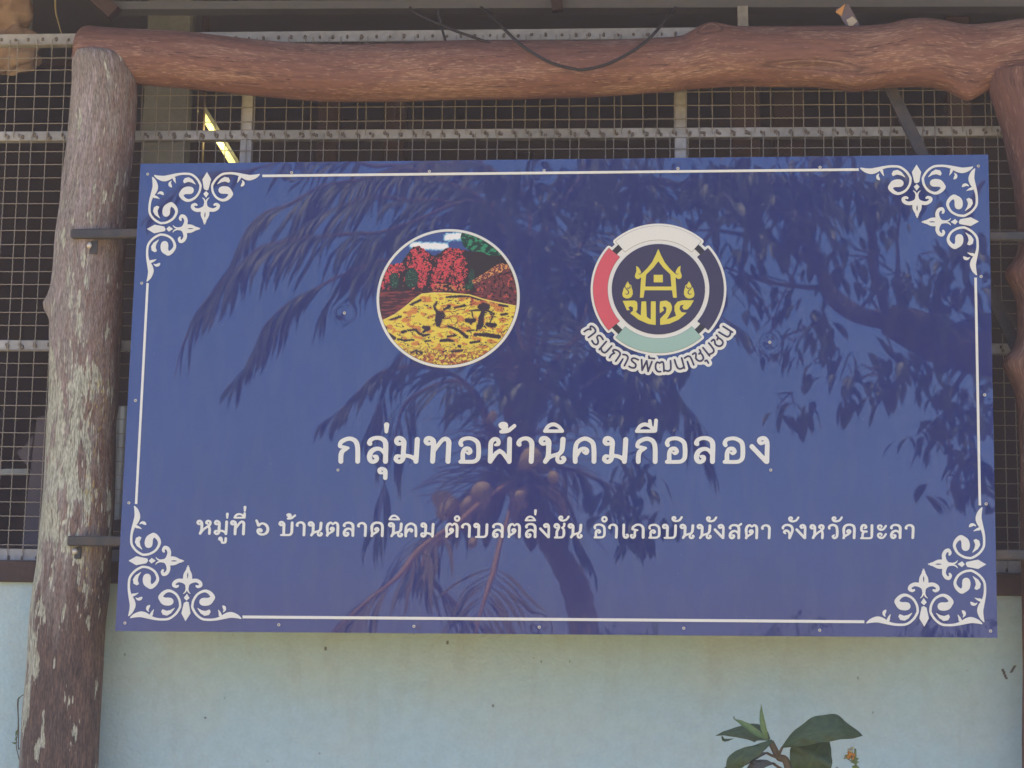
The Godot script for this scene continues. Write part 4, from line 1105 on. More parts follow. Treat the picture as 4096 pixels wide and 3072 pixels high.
		for g in row:
			if not cache.has(g[0]):
				var c := Cut.new()
				strokes(c, GLYPHS[g[0]], id, 0.001)
				cache[g[0]] = cut_mesh(c, 0.0105, -0.001, 0.0025)
			var o := put("thai_letter", cache[g[0]], M.letter_white, s)
			var ax: Vector2 = g[2]; var ay: Vector2 = g[3]
			o.transform = Transform3D(Vector3(ax.x, ax.y, 0), Vector3(ay.x, ay.y, 0), Vector3(0, 0, 1), Vector3(g[1].x, g[1].y, 0))

func disc(centre: Vector2, rx: float, ry: float, z0: float, z1: float, sides := 96) -> ArrayMesh:
	var st := begin()
	var bev := 0.0012
	var rows := [[1.0, z0], [1.0, z1 - bev], [1.0 - bev / rx, z1]]
	for i in 2:
		st.set_smooth_group(i + 1)
		for k in sides:
			var a := TAU * k / sides; var b := TAU * (k + 1) / sides
			var p := func(t, r): return Vector3(centre.x + cos(t) * rx * r[0], centre.y + sin(t) * ry * r[0], r[1])
			for x in [p.call(a, rows[i]), p.call(a, rows[i + 1]), p.call(b, rows[i + 1]), p.call(a, rows[i]), p.call(b, rows[i + 1]), p.call(b, rows[i])]:
				st.set_uv(Vector2(0.5, 0.5)); st.add_vertex(x)
	st.set_smooth_group(5)
	var f: float = rows[2][0]
	for k in sides:
		var a := TAU * k / sides; var b := TAU * (k + 1) / sides
		for q in [Vector2.ZERO, Vector2(cos(b), sin(b)) * f, Vector2(cos(a), sin(a)) * f]:
			st.set_uv(Vector2(0.5 + q.x * 0.5, 0.5 - q.y * 0.5)); st.add_vertex(Vector3(centre.x + q.x * rx, centre.y + q.y * ry, z1))
	st.generate_normals()
	return st.commit()

func roundel(s: Node3D) -> void:
	var c := Vector2(-0.29545, 0.26601)
	var rx := 0.20233
	var ry := 0.19891
	var rim := put("round_picture", disc(c, rx, ry, -0.001, 0.003), M.letter_white, s)
	var pm := mat("roundel_print", Color(1, 1, 1), 0.2)
	pm.albedo_texture = ImageTexture.create_from_image(print_image())
	put("print", disc(c, rx * 0.962, ry * 0.962, 0.002, 0.0045), pm, rim)

func poly_mask(pts: PackedVector2Array, p: Vector2) -> bool:
	return Geometry2D.is_point_in_polygon(p, pts)

func curve_y(pts: Array, x: float) -> float:
	for i in pts.size() - 1:
		if x <= pts[i + 1].x:
			return lerpf(pts[i].y, pts[i + 1].y, clampf((x - pts[i].x) / (pts[i + 1].x - pts[i].x), 0, 1))
	return pts[pts.size() - 1].y

func print_image() -> Image:
	# a posterised landscape: red hills, green trees, yellow field with a figure carrying baskets
	var N := 512
	var sky := [Vector2(172, 520), Vector2(290, 487), Vector2(400, 465), Vector2(450, 385), Vector2(500, 312), Vector2(565, 288), Vector2(620, 322), Vector2(680, 372), Vector2(740, 392), Vector2(800, 365), Vector2(850, 320), Vector2(905, 314), Vector2(1040, 335), Vector2(1100, 350), Vector2(1602, 380)]
	var field := [Vector2(172, 1075), Vector2(230, 1055), Vector2(340, 1000), Vector2(450, 915), Vector2(540, 840), Vector2(610, 790), Vector2(740, 778), Vector2(900, 782), Vector2(1110, 800), Vector2(1250, 845), Vector2(1400, 880), Vector2(1602, 920)]
	var n1 := noise(201, 0.014, 3); var n2 := noise(202, 0.022, 2); var n3 := noise(203, 0.011, 2); var n4 := noise(204, 0.05, 2)
	var caps := []
	for t in ["1255,915,30 1290,930,34 1225,930,30", "1130,970,9 1200,962,10 1290,965,10 1370,1003,9", "1255,975,22 1235,1040,26 1230,1110,34 1215,1135,30", "1135,975,7 1150,1040,7", "1360,1005,7 1325,1100,7", "1085,1070,22 1130,1075,26 1165,1065,20", "1300,1110,22 1345,1120,26 1380,1115,18", "1215,1140,12 1190,1170,10", "1270,1130,10 1285,1145,8", "770,880,11 745,930,12 775,975,16 800,1010,38 790,1070,36 790,1110,26", "830,980,10 850,1010,9 845,1050,10", "480,1170,10 560,1165,12 590,1200,14 640,1225,14 700,1215,10", "890,1235,10 975,1225,9", "820,1280,14 890,1272,18 950,1282,10", "660,1282,9 715,1278,9", "640,1140,16 690,1150,24 640,1190,12", "1090,1180,9 1160,1170,8", "1130,1300,12 1220,1285,12", "1170,1215,14 1290,1220,20 1420,1240,22", "900,1130,12 1000,1170,14 1090,1240,18", "870,830,9 960,822,12 1120,815,12 1200,850,14 1330,850,12", "300,1060,11 400,1030,12", "500,905,10 600,860,14", "940,1390,12 1040,1380,12", "520,1400,9 570,1375,8 630,1410,10", "380,1262,10 450,1275,12 540,1270,9", "420,1190,16 455,1180,14", "1010,1335,14 1020,1335,14", "250,1150,14 225,1120,12", "280,1215,18 340,1250,18", "1440,1010,12 1500,1003,12", "1420,910,14 1500,920,14", "1060,915,14 1000,930,10 960,940,8", "900,925,20 850,960,10"]:
		var pts := []
		for q in t.split(" "):
			var n: PackedFloat64Array = q.split_floats(",")
			pts.append(Vector3(n[0], n[1], n[2]))
		for i in pts.size() - 1: caps.append([pts[i], pts[i + 1]])
	var near := func(p: Vector2) -> float:
		var best := 1e9
		for c in caps:
			var a := Vector2(c[0].x, c[0].y); var b := Vector2(c[1].x, c[1].y)
			if absf(p.x - a.x) > 200 or absf(p.y - a.y) > 150: continue
			var e := b - a
			var t := clampf((p - a).dot(e) / maxf(e.length_squared(), 1.0), 0, 1)
			best = minf(best, (p - a - e * t).length() - lerpf(c[0].z, c[1].z, t))
		return best
	var maroon := PackedVector2Array([Vector2(1130, 660), Vector2(1300, 555), Vector2(1420, 475), Vector2(1540, 505), Vector2(1610, 700), Vector2(1610, 930), Vector2(1400, 880), Vector2(1200, 790)])
	var tree := PackedVector2Array([Vector2(1020, 130), Vector2(1005, 215), Vector2(1040, 300), Vector2(1100, 345), Vector2(1230, 365), Vector2(1330, 405), Vector2(1420, 395), Vector2(1500, 340), Vector2(1300, 130)])
	return image_of(N, N, func(x, y):
		var p := Vector2(172.0 + 1430.0 * x / N, 144.0 + 1388.0 * y / N)
		var a := n1.get_noise_2d(p.x, p.y); var b := n2.get_noise_2d(p.x, p.y); var c := n3.get_noise_2d(p.x, p.y); var d := n4.get_noise_2d(p.x, p.y)
		var col := Color(0.03, 0.02, 0.022)
		if p.y > curve_y(field, p.x):
			col = Color(0.80, 0.62, 0.07)
			var orange := smoothstep(0.05, 0.42, n3.get_noise_2d(p.x * 0.6, p.y * 1.1 + 400.0) + 0.10 * a)
			col = col.lerp(Color(0.62, 0.20, 0.05), orange * 0.9)
			if p.y < 960 and p.x > 1120: col = col.lerp(Color(0.45, 0.08, 0.06), smoothstep(-0.1, 0.3, c + 0.2) * smoothstep(960, 860, p.y))
			var low := smoothstep(1290, 1450, p.y)
			col = col.lerp(Color(0.33, 0.09, 0.04), low * smoothstep(-0.15, 0.25, b))
			var gate := n3.get_noise_2d(p.x * 0.8 + 900.0, p.y * 1.2)
			gate += 0.16 * smoothstep(500, 1000, p.x) - 0.10 + low * 0.35 + (0.3 if p.x > 780 and p.x < 1120 and p.y > 930 and p.y < 1120 else 0.0)
			var ink := smoothstep(0.10, 0.06, absf(n2.get_noise_2d(p.x * 0.62, p.y * 1.0))) * smoothstep(0.0, 0.07, gate)
			ink = maxf(ink, smoothstep(6.0, -4.0, near.call(p) + 6.0 * d))
			col = col.lerp(Color(0.035, 0.02, 0.03), ink)
			if p.y < curve_y(field, p.x) + 14: col = Color(0.80, 0.66, 0.12)
		elif poly_mask(tree, p):
			col = Color(0.012, 0.045, 0.03).lerp(Color(0.035, 0.26, 0.12), smoothstep(0.0, 0.4, a + 0.4 * b + 0.08))
		elif p.y < curve_y(sky, p.x) + 10.0 * b:
			col = Color(0.045, 0.08, 0.25)
			var cl := 1e9
			for k in [[Vector2(520, 290), Vector2(840, 300), 32.0], [Vector2(870, 205), Vector2(1010, 190), 32.0]]:
				var e: Vector2 = k[1] - k[0]
				var t := clampf((p - k[0]).dot(e) / e.length_squared(), 0, 1)
				cl = minf(cl, (p - k[0] - e * t).length() - k[2])
			cl += 14.0 * b
			col = col.lerp(Color(0.25, 0.55, 0.72), smoothstep(22.0, 2.0, cl)).lerp(Color(0.85, 0.85, 0.80), smoothstep(6.0, -8.0, cl))
		elif poly_mask(maroon, p):
			col = Color(0.145, 0.04, 0.042)
			col = col.lerp(Color(0.03, 0.015, 0.02), smoothstep(0.16, 0.3, b + 0.15 * d))
			col = col.lerp(Color(0.5, 0.09, 0.06), smoothstep(0.36, 0.46, a + 0.3 * d))
			if p.y < 700 - (p.x - 1130) * 0.42: col = col.lerp(Color(0.75, 0.35, 0.10), smoothstep(0.1, 0.35, d + b))
		else:
			# hills: red bodies split by dark gullies
			var h1 := Vector2((p.x - 590) / 125.0, (p.y - 480) / 240.0).length()
			var h2 := Vector2((p.x - 880 + (p.y - 450) * 0.5) / 120.0, (p.y - 500) / 270.0).length()
			var h3 := Vector2((p.x - 990) / 70.0, (p.y - 520) / 210.0).length()
			var h4 := Vector2((p.x - 300 + (p.y - 560) * 0.6) / 90.0, (p.y - 580) / 150.0).length()
			var body := minf(minf(h1, h2), minf(h3, h4))
			var gully := smoothstep(0.13, 0.05, absf(c + 0.35 * a)) * smoothstep(0.2, 0.6, body)
			var red := smoothstep(0.0, 0.10, 0.55 + 0.55 * a + 0.35 * b - body * 0.50) * (1.0 - gully)
			red *= 1.0 - smoothstep(0.24, 0.32, b)
			col = col.lerp(Color(0.62, 0.06, 0.07), red)
			col = col.lerp(Color(0.75, 0.28, 0.10), smoothstep(0.42, 0.55, d + 0.5 * b) * red)
			if p.y > 690 and p.x > 720 and p.x < 1110: col = col.lerp(Color(0.62, 0.22, 0.07), smoothstep(0.05, 0.2, b + 0.3 * d) * 0.85)
			if p.y > 760: col = Color(0.06, 0.02, 0.025).lerp(Color(0.22, 0.045, 0.04), smoothstep(0.0, 0.2, n1.get_noise_2d(p.x * 0.4, p.y * 2.2)))
			for g in [[Vector2(505, 630), 62.0, 95.0], [Vector2(325, 655), 45.0, 75.0], [Vector2(1130, 640), 30.0, 100.0], [Vector2(1100, 720), 45.0, 30.0]]:
				var q: float = Vector2((p.x - g[0].x) / g[1], (p.y - g[0].y) / g[2]).length()
				if q < 1.1: col = Color(0.02, 0.04, 0.03).lerp(Color(0.09, 0.36, 0.13), smoothstep(0.09, 0.0, absf(b + 0.2 * d)) * smoothstep(1.1, 0.8, q))
		return col.linear_to_srgb())

func emblem(s: Node3D) -> void:
	# drawn in its own units: 838, 722 is the middle, 684 the outer radius
	var O := Vector2(0.06169, 0.49423)
	var ax := Vector2(0.00027593, -0.00000109)
	var ay := Vector2(0.00000028, -0.00028248)
	var tf := func(p: Vector2) -> Vector2: return O + ax * p.x + ay * p.y
	var k: float = (ax.length() + ay.length()) * 0.5
	var arc := func(r0: float, r1: float, a0: float, a1: float, n := 28) -> PackedVector2Array:
		var out := PackedVector2Array()
		for i in n + 1:
			var t := deg_to_rad(lerpf(a0, a1, float(i) / n))
			out.append(tf.call(Vector2(838.0 + cos(t) * r1, 722.0 - sin(t) * r1 * 0.97)))
		for i in n + 1:
			var t := deg_to_rad(lerpf(a1, a0, float(i) / n))
			out.append(tf.call(Vector2(838.0 + cos(t) * r0, 722.0 - sin(t) * r0 * 0.97)))
		return out
	var arcs := [["white_arc", 49.0, 131.0, M.letter_white], ["red_arc", 139.5, 220.5, M.emblem_red], ["green_arc", 229.5, 311.0, M.emblem_green], ["navy_arc", -40.5, 40.5, M.emblem_navy]]
	var joints := [[40.0, 49.5], [130.5, 140.0], [220.0, 230.0], [310.5, 320.0]]
	var back := Cut.new()
	for a in arcs: back.poly(arc.call(512.0, 657.0, a[1], a[2]), 25.0 * k)
	for j in joints: back.poly(arc.call(500.0, 618.0, j[0], j[1], 6), 22.0 * k)
	back.poly(arc.call(0.0, 520.0, 0.0, 360.0, 96))
	var root := piece(s, "department_emblem", back, 0.0022, -0.001, 0.0025, M.letter_white)
	for a in arcs:
		var c := Cut.new(); c.poly(arc.call(512.0, 657.0, a[1], a[2]))
		if a[0] != "navy_arc":
			var c2 := Cut.new(); c2.poly(arc.call(512.0, 657.0, a[1], a[2]), 3.2 * k)
			piece(root, "arc_outline", c2, 0.0016, 0.002, 0.0031, M.emblem_line)
		piece(root, a[0], c, 0.0016, 0.002, 0.0038, a[3])
	for i in 4:
		var c := Cut.new(); c.poly(arc.call(552.0, 614.0, joints[i][0], joints[i][1], 6))
		piece(root, "joint", c, 0.0016, 0.002, 0.0034, M.emblem_black)
	var c := Cut.new(); c.poly(arc.call(0.0, 469.0, 0.0, 360.0, 96))
	piece(root, "navy_disc", c, 0.002, 0.002, 0.0038, M.emblem_navy)
	# the house
	c = Cut.new()
	for side in [1.0, -1.0]:
		var t2 := func(p: Vector2) -> Vector2: return tf.call(Vector2(838.0 + (p.x - 838.0) * side, p.y))
		c.poly(outline("838,315 815,372 775,452 724,516 676,562 662,580 660,608 712,606 718,574 790,506 838,442", t2))
		c.poly(outline("667,578 716,574 706,700 689,810 652,810", t2))
		c.poly(outline("614,487 640,506 661,540 664,560 650,571 632,566 636,574 655,577 676,563 692,566 668,600 640,622 618,620 602,602 604,580 618,540", t2))
	c.poly(outline("702,698 974,698 978,735 699,735", tf))
	piece(root, "house", c, 0.0011, 0.003, 0.0046, M.emblem_yellow)
	c = Cut.new(); c.poly(outline("792,580 884,580 884,655 792,655", tf))
	piece(root, "house_window", c, 0.0011, 0.003, 0.0046, M.emblem_yellow)
	for side in [1.0, -1.0]:
		var t2 := func(p: Vector2) -> Vector2: return tf.call(Vector2(838.0 + (p.x - 838.0) * side, p.y))
		c = Cut.new()
		c.poly(outline("530,644 512,676 502,700 488,716 482,745 475,775 484,802 510,816 540,817 566,803 581,775 580,740 568,704 566,684 548,676", t2))
		var fl := piece(root, "flame", c, 0.0011, 0.003, 0.0046, M.emblem_yellow)
		c = Cut.new()
		strokes(c, "502,700,3 516,722,5 534,742,5 540,762,5 524,776,4 506,770,2|528,706,2 530,716,4 545,714,5 556,700,4 552,686,2", t2, k)
		piece(fl, "flame_curl", c, 0.0008, 0.004, 0.0051, M.emblem_navy)
	c = Cut.new()
	c.poly(outline("479,842 540,840 600,838 624,852 628,880 627,930 612,952 662,990 668,848 716,846 722,1000 762,1030 764,846 812,846 812,1083 740,1073 640,1030 555,965 584,940 584,908 558,894 536,906 552,934 522,936 500,885", tf))
	piece(root, "emblem_letter", c, 0.0011, 0.003, 0.0046, M.emblem_yellow)
	c = Cut.new()
	c.poly(outline("856,846 920,838 960,862 975,900 972,935 940,1000 920,1028 975,1008 1016,990 1000,940 1000,890 1030,850 1080,836 1195,835 1162,892 1130,926 1094,930 1078,905 1095,878 1058,888 1050,925 1072,955 1122,960 1040,1030 950,1070 856,1083 856,1020 912,962 922,915 900,895 882,908 896,936 852,966 852,884", tf))
	piece(root, "emblem_letter", c, 0.0011, 0.003, 0.0046, M.emblem_yellow)
	# the name on its curved band
	var words := "94,1149,9 134,1126,9 160,1130,9|160,1130,9 154,1101,9 171,1096,9 196,1115,9 208,1142,9 193,1166,9 137,1208,9|172,1240,9 189,1268,9 214,1279,9 232,1266,9 233,1239,9 222,1209,9 232,1191,9 251,1189,9 269,1205,9 283,1228,9|316,1248,9 247,1328,9|266,1319,9 272,1344,9 298,1360,9 323,1346,9 371,1292,9|349,1409,9 371,1377,9 398,1364,9|398,1364,9 383,1344,9 393,1330,9 418,1333,9 447,1351,9 455,1380,9 411,1444,9|485,1377,9 513,1381,9 532,1399,9 531,1424,9 499,1488,9|636,1429,9 607,1416,9 582,1414,9 570,1428,9 578,1446,9 607,1468,9 614,1489,9 600,1509,9 571,1508,9 545,1495,9|671,1429,9 676,1533,9|676,1533,9 722,1440,9|722,1440,9 736,1544,9|736,1544,9 774,1447,9|744,1394,9 744,1412,9|744,1412,9 800,1417,9|861,1546,9 832,1545,9 812,1516,9 812,1475,9 828,1452,9 850,1462,9|850,1462,9 874,1449,9 890,1466,9 894,1543,9|898,1532,9 932,1541,9 958,1529,9 963,1500,9 960,1439,9|1000,1428,9 1021,1493,9 1044,1517,9 1071,1515,9 1090,1501,9|1071,1411,9 1098,1511,9|1101,1410,9 1129,1393,9 1152,1396,9 1168,1419,9 1191,1477,9|1181,1373,9 1203,1359,9 1215,1373,9 1212,1412,9 1234,1435,9 1264,1439,9 1288,1415,9 1278,1381,9 1264,1365,9|1244,1369,9 1261,1350,9 1249,1328,9|1305,1440,9 1321,1433,9 1337,1459,9|1284,1307,9 1349,1388,9|1342,1261,9 1388,1320,9 1389,1350,9 1369,1365,9 1348,1372,9|1369,1242,9 1388,1226,9 1402,1241,9 1406,1272,9 1438,1292,9 1470,1284,9 1483,1253,9 1465,1226,9 1442,1211,9|1425,1227,9 1435,1204,9 1419,1183,9|1444,1152,9 1516,1195,9 1539,1194,9 1555,1176,9 1558,1149,9|1486,1095,9 1577,1152,9"
	c = Cut.new()
	strokes(c, words, tf, k, 27.5 * k, 2)
	var band := piece(root, "name_band", c, 0.0016, -0.001, 0.0022, M.letter_white)
	for w in ["94,1149,9 134,1126,9 160,1130,9|160,1130,9 154,1101,9 171,1096,9 196,1115,9 208,1142,9 193,1166,9 137,1208,9", "172,1240,9 189,1268,9 214,1279,9 232,1266,9 233,1239,9 222,1209,9 232,1191,9 251,1189,9 269,1205,9 283,1228,9", "316,1248,9 247,1328,9|266,1319,9 272,1344,9 298,1360,9 323,1346,9 371,1292,9", "349,1409,9 371,1377,9 398,1364,9|398,1364,9 383,1344,9 393,1330,9 418,1333,9 447,1351,9 455,1380,9 411,1444,9", "485,1377,9 513,1381,9 532,1399,9 531,1424,9 499,1488,9", "636,1429,9 607,1416,9 582,1414,9 570,1428,9 578,1446,9 607,1468,9 614,1489,9 600,1509,9 571,1508,9 545,1495,9", "671,1429,9 676,1533,9|676,1533,9 722,1440,9|722,1440,9 736,1544,9|736,1544,9 774,1447,9", "744,1394,9 744,1412,9|744,1412,9 800,1417,9", "861,1546,9 832,1545,9 812,1516,9 812,1475,9 828,1452,9 850,1462,9|850,1462,9 874,1449,9 890,1466,9 894,1543,9|898,1532,9 932,1541,9 958,1529,9 963,1500,9 960,1439,9", "1000,1428,9 1021,1493,9 1044,1517,9 1071,1515,9 1090,1501,9|1071,1411,9 1098,1511,9", "1101,1410,9 1129,1393,9 1152,1396,9 1168,1419,9 1191,1477,9", "1181,1373,9 1203,1359,9 1215,1373,9 1212,1412,9 1234,1435,9 1264,1439,9 1288,1415,9 1278,1381,9 1264,1365,9|1244,1369,9 1261,1350,9 1249,1328,9", "1305,1440,9 1321,1433,9 1337,1459,9", "1284,1307,9 1349,1388,9|1342,1261,9 1388,1320,9 1389,1350,9 1369,1365,9 1348,1372,9", "1369,1242,9 1388,1226,9 1402,1241,9 1406,1272,9 1438,1292,9 1470,1284,9 1483,1253,9 1465,1226,9 1442,1211,9|1425,1227,9 1435,1204,9 1419,1183,9", "1444,1152,9 1516,1195,9 1539,1194,9 1555,1176,9 1558,1149,9|1486,1095,9 1577,1152,9"]:
		c = Cut.new(); strokes(c, w, tf, k, 0.0, 2)
		piece(band, "band_letter", c, 0.0009, 0.0015, 0.0034, M.emblem_navy)

# ---------------------------------------------------------------- cables, tag
func loose_things() -> void:
	var c1 := put("black_cable", tube_mesh(spline([Vector3(-0.2448, 3.5828, -0.2500), Vector3(-0.2112, 3.5335, -0.1800), Vector3(-0.1586, 3.4554, -0.0900), Vector3(-0.1036, 3.3952, -0.0600), Vector3(-0.0239, 3.3457, -0.0600), Vector3(0.0477, 3.3249, -0.0600), Vector3(0.0837, 3.3238, -0.0600), Vector3(0.1554, 3.3442, -0.0600), Vector3(0.2440, 3.3980, -0.0600), Vector3(0.2968, 3.4687, -0.1000), Vector3(0.3363, 3.5581, -0.2000)], 8), 0.0046, 0.0046, 8), M.cable)
	tag(c1, "thick black cable sagging in a loop before the log beam", "cable", "black cables")
	c1 = put("black_cable", tube_mesh(spline([Vector3(-0.4569, 3.5741, -0.2200), Vector3(-0.4340, 3.5470, -0.2000), Vector3(-0.3304, 3.4858, -0.1600), Vector3(-0.2260, 3.4338, -0.1200), Vector3(-0.1815, 3.4121, -0.1200)], 6), 0.0042, 0.0042, 8), M.cable)
	tag(c1, "black cable slanting down behind the beam, left of the loop", "cable", "black cables")
	c1 = put("black_cable", tube_mesh(spline([Vector3(-0.3745, 3.5727, -0.2400), Vector3(-0.3677, 3.5412, -0.2400), Vector3(-0.3611, 3.5137, -0.2400), Vector3(-0.3423, 3.4519, -0.2200)], 6), 0.0038, 0.0038, 8), M.cable)
	tag(c1, "short black cable end crossing the top rail, left of the loop", "cable", "black cables")
	var t := thing("torn_packet", "small torn clear packet with orange top and cream label above the beam", "packet")
	var film := mat("packet_film", lin(0.17, 0.13, 0.13), 0.3)
	var O := Vector3(0.8336, 3.5141, -0.1700)
	var ux := (Vector3(0.8590, 3.5261, -0.1700) - O).normalized()
	var uy := (Vector3(0.8554, 3.4652, -0.1700) - O).normalized()
	var flat := func(pts: Array, z: float, th: float) -> ArrayMesh:
		var st := begin()
		st.set_smooth_group(-1)
		var n := pts.size()
		for i in range(1, n - 1):
			for q in [pts[0], pts[i], pts[i + 1]]: st.add_vertex(O + ux * q.x + uy * q.y + Vector3(0, 0, z + th + 0.006 * sin(q.y * 60.0)))
			for q in [pts[0], pts[i + 1], pts[i]]: st.add_vertex(O + ux * q.x + uy * q.y + Vector3(0, 0, z + 0.006 * sin(q.y * 60.0)))
		st.generate_normals()
		return st.commit()
	put("film", flat.call([Vector2(-0.017, -0.034), Vector2(0.023, -0.034), Vector2(0.024, 0.04), Vector2(-0.010, 0.046)], 0.0, 0.002), film, t)
	put("orange_top", flat.call([Vector2(-0.022, -0.026), Vector2(0.014, -0.036), Vector2(-0.012, -0.006)], 0.004, 0.001), mat("packet_orange", lin(0.62, 0.30, 0.08), 0.5), t)
	put("label", flat.call([Vector2(-0.006, 0.012), Vector2(0.015, 0.010), Vector2(0.022, 0.030), Vector2(0.004, 0.036), Vector2(-0.006, 0.046)], 0.004, 0.001), mat("packet_label", lin(0.52, 0.45, 0.33), 0.6), t)

# ---------------------------------------------------------------- plants at the foot of the wall
func leaf_sheet(mid: Array, half: Array, face: Vector3, cup: float, wave := 0.0) -> ArrayMesh:
	# a broad leaf: spine points and its half widths (left, right) along it
	var sp := spline(mid, 6)
	var ws := spline(half, 6)
	var st := begin()
	st.set_smooth_group(0)
	var n := sp.size()
	var cols := 9
	var P := []
	for i in n:
		var d: Vector3 = (sp[mini(i + 1, n - 1)] - sp[maxi(i - 1, 0)]).normalized()
		var s := d.cross(face).normalized()
		var up := s.cross(d)
		var row := []
		for k in cols:
			var q := (k - 4) / 4.0
			var wid: float = ws[i].x if q < 0 else ws[i].y
			var rib := sin(float(i) / n * 34.0 - absf(q) * 5.0) * 0.0012 * (1.0 if absf(q) > 0.1 else 0.0)
			row.append(sp[i] + s * q * maxf(wid, 0.0003) + up * (-cup * q * q * wid + rib + wave * sin(i * 0.7) * absf(q) * wid))
		P.append(row)
	for i in n - 1:
		for k in cols - 1:
			for q in [[i, k], [i, k + 1], [i + 1, k + 1], [i, k], [i + 1, k + 1], [i + 1, k]]:
				st.set_uv(Vector2(q[1] / 8.0, float(q[0]) / n)); st.add_vertex(P[q[0]][q[1]])
	st.index()
	st.generate_normals()
	st.generate_tangents()
	return st.commit()

func leaf_mat(called: String, a: Color, b: Color, seed_: int) -> StandardMaterial3D:
	var n := noise(seed_, 0.05, 3)
	var im := image_of(96, 192, func(x, y):
		var q := absf(x / 48.0 - 1.0)
		var vein := smoothstep(0.05, 0.0, absf(fposmod(y / 192.0 * 9.0 + q * 1.6, 1.0) - 0.5) - 0.02) * 0.5 + smoothstep(0.06, 0.02, q)
		var c := a.lerp(b, clampf(0.5 + n.get_noise_2d(x, y), 0, 1))
		return c.lerp(b * 1.5, clampf(vein, 0, 1) * 0.4).linear_to_srgb())
	var m := mat(called, Color(1, 1, 1), 0.6)
	m.albedo_texture = ImageTexture.create_from_image(im)
	m.normal_enabled = true
	m.normal_texture = bump_of(im, 3.0)
	m.backlight_enabled = true
	m.backlight = b * 1.2
	return m

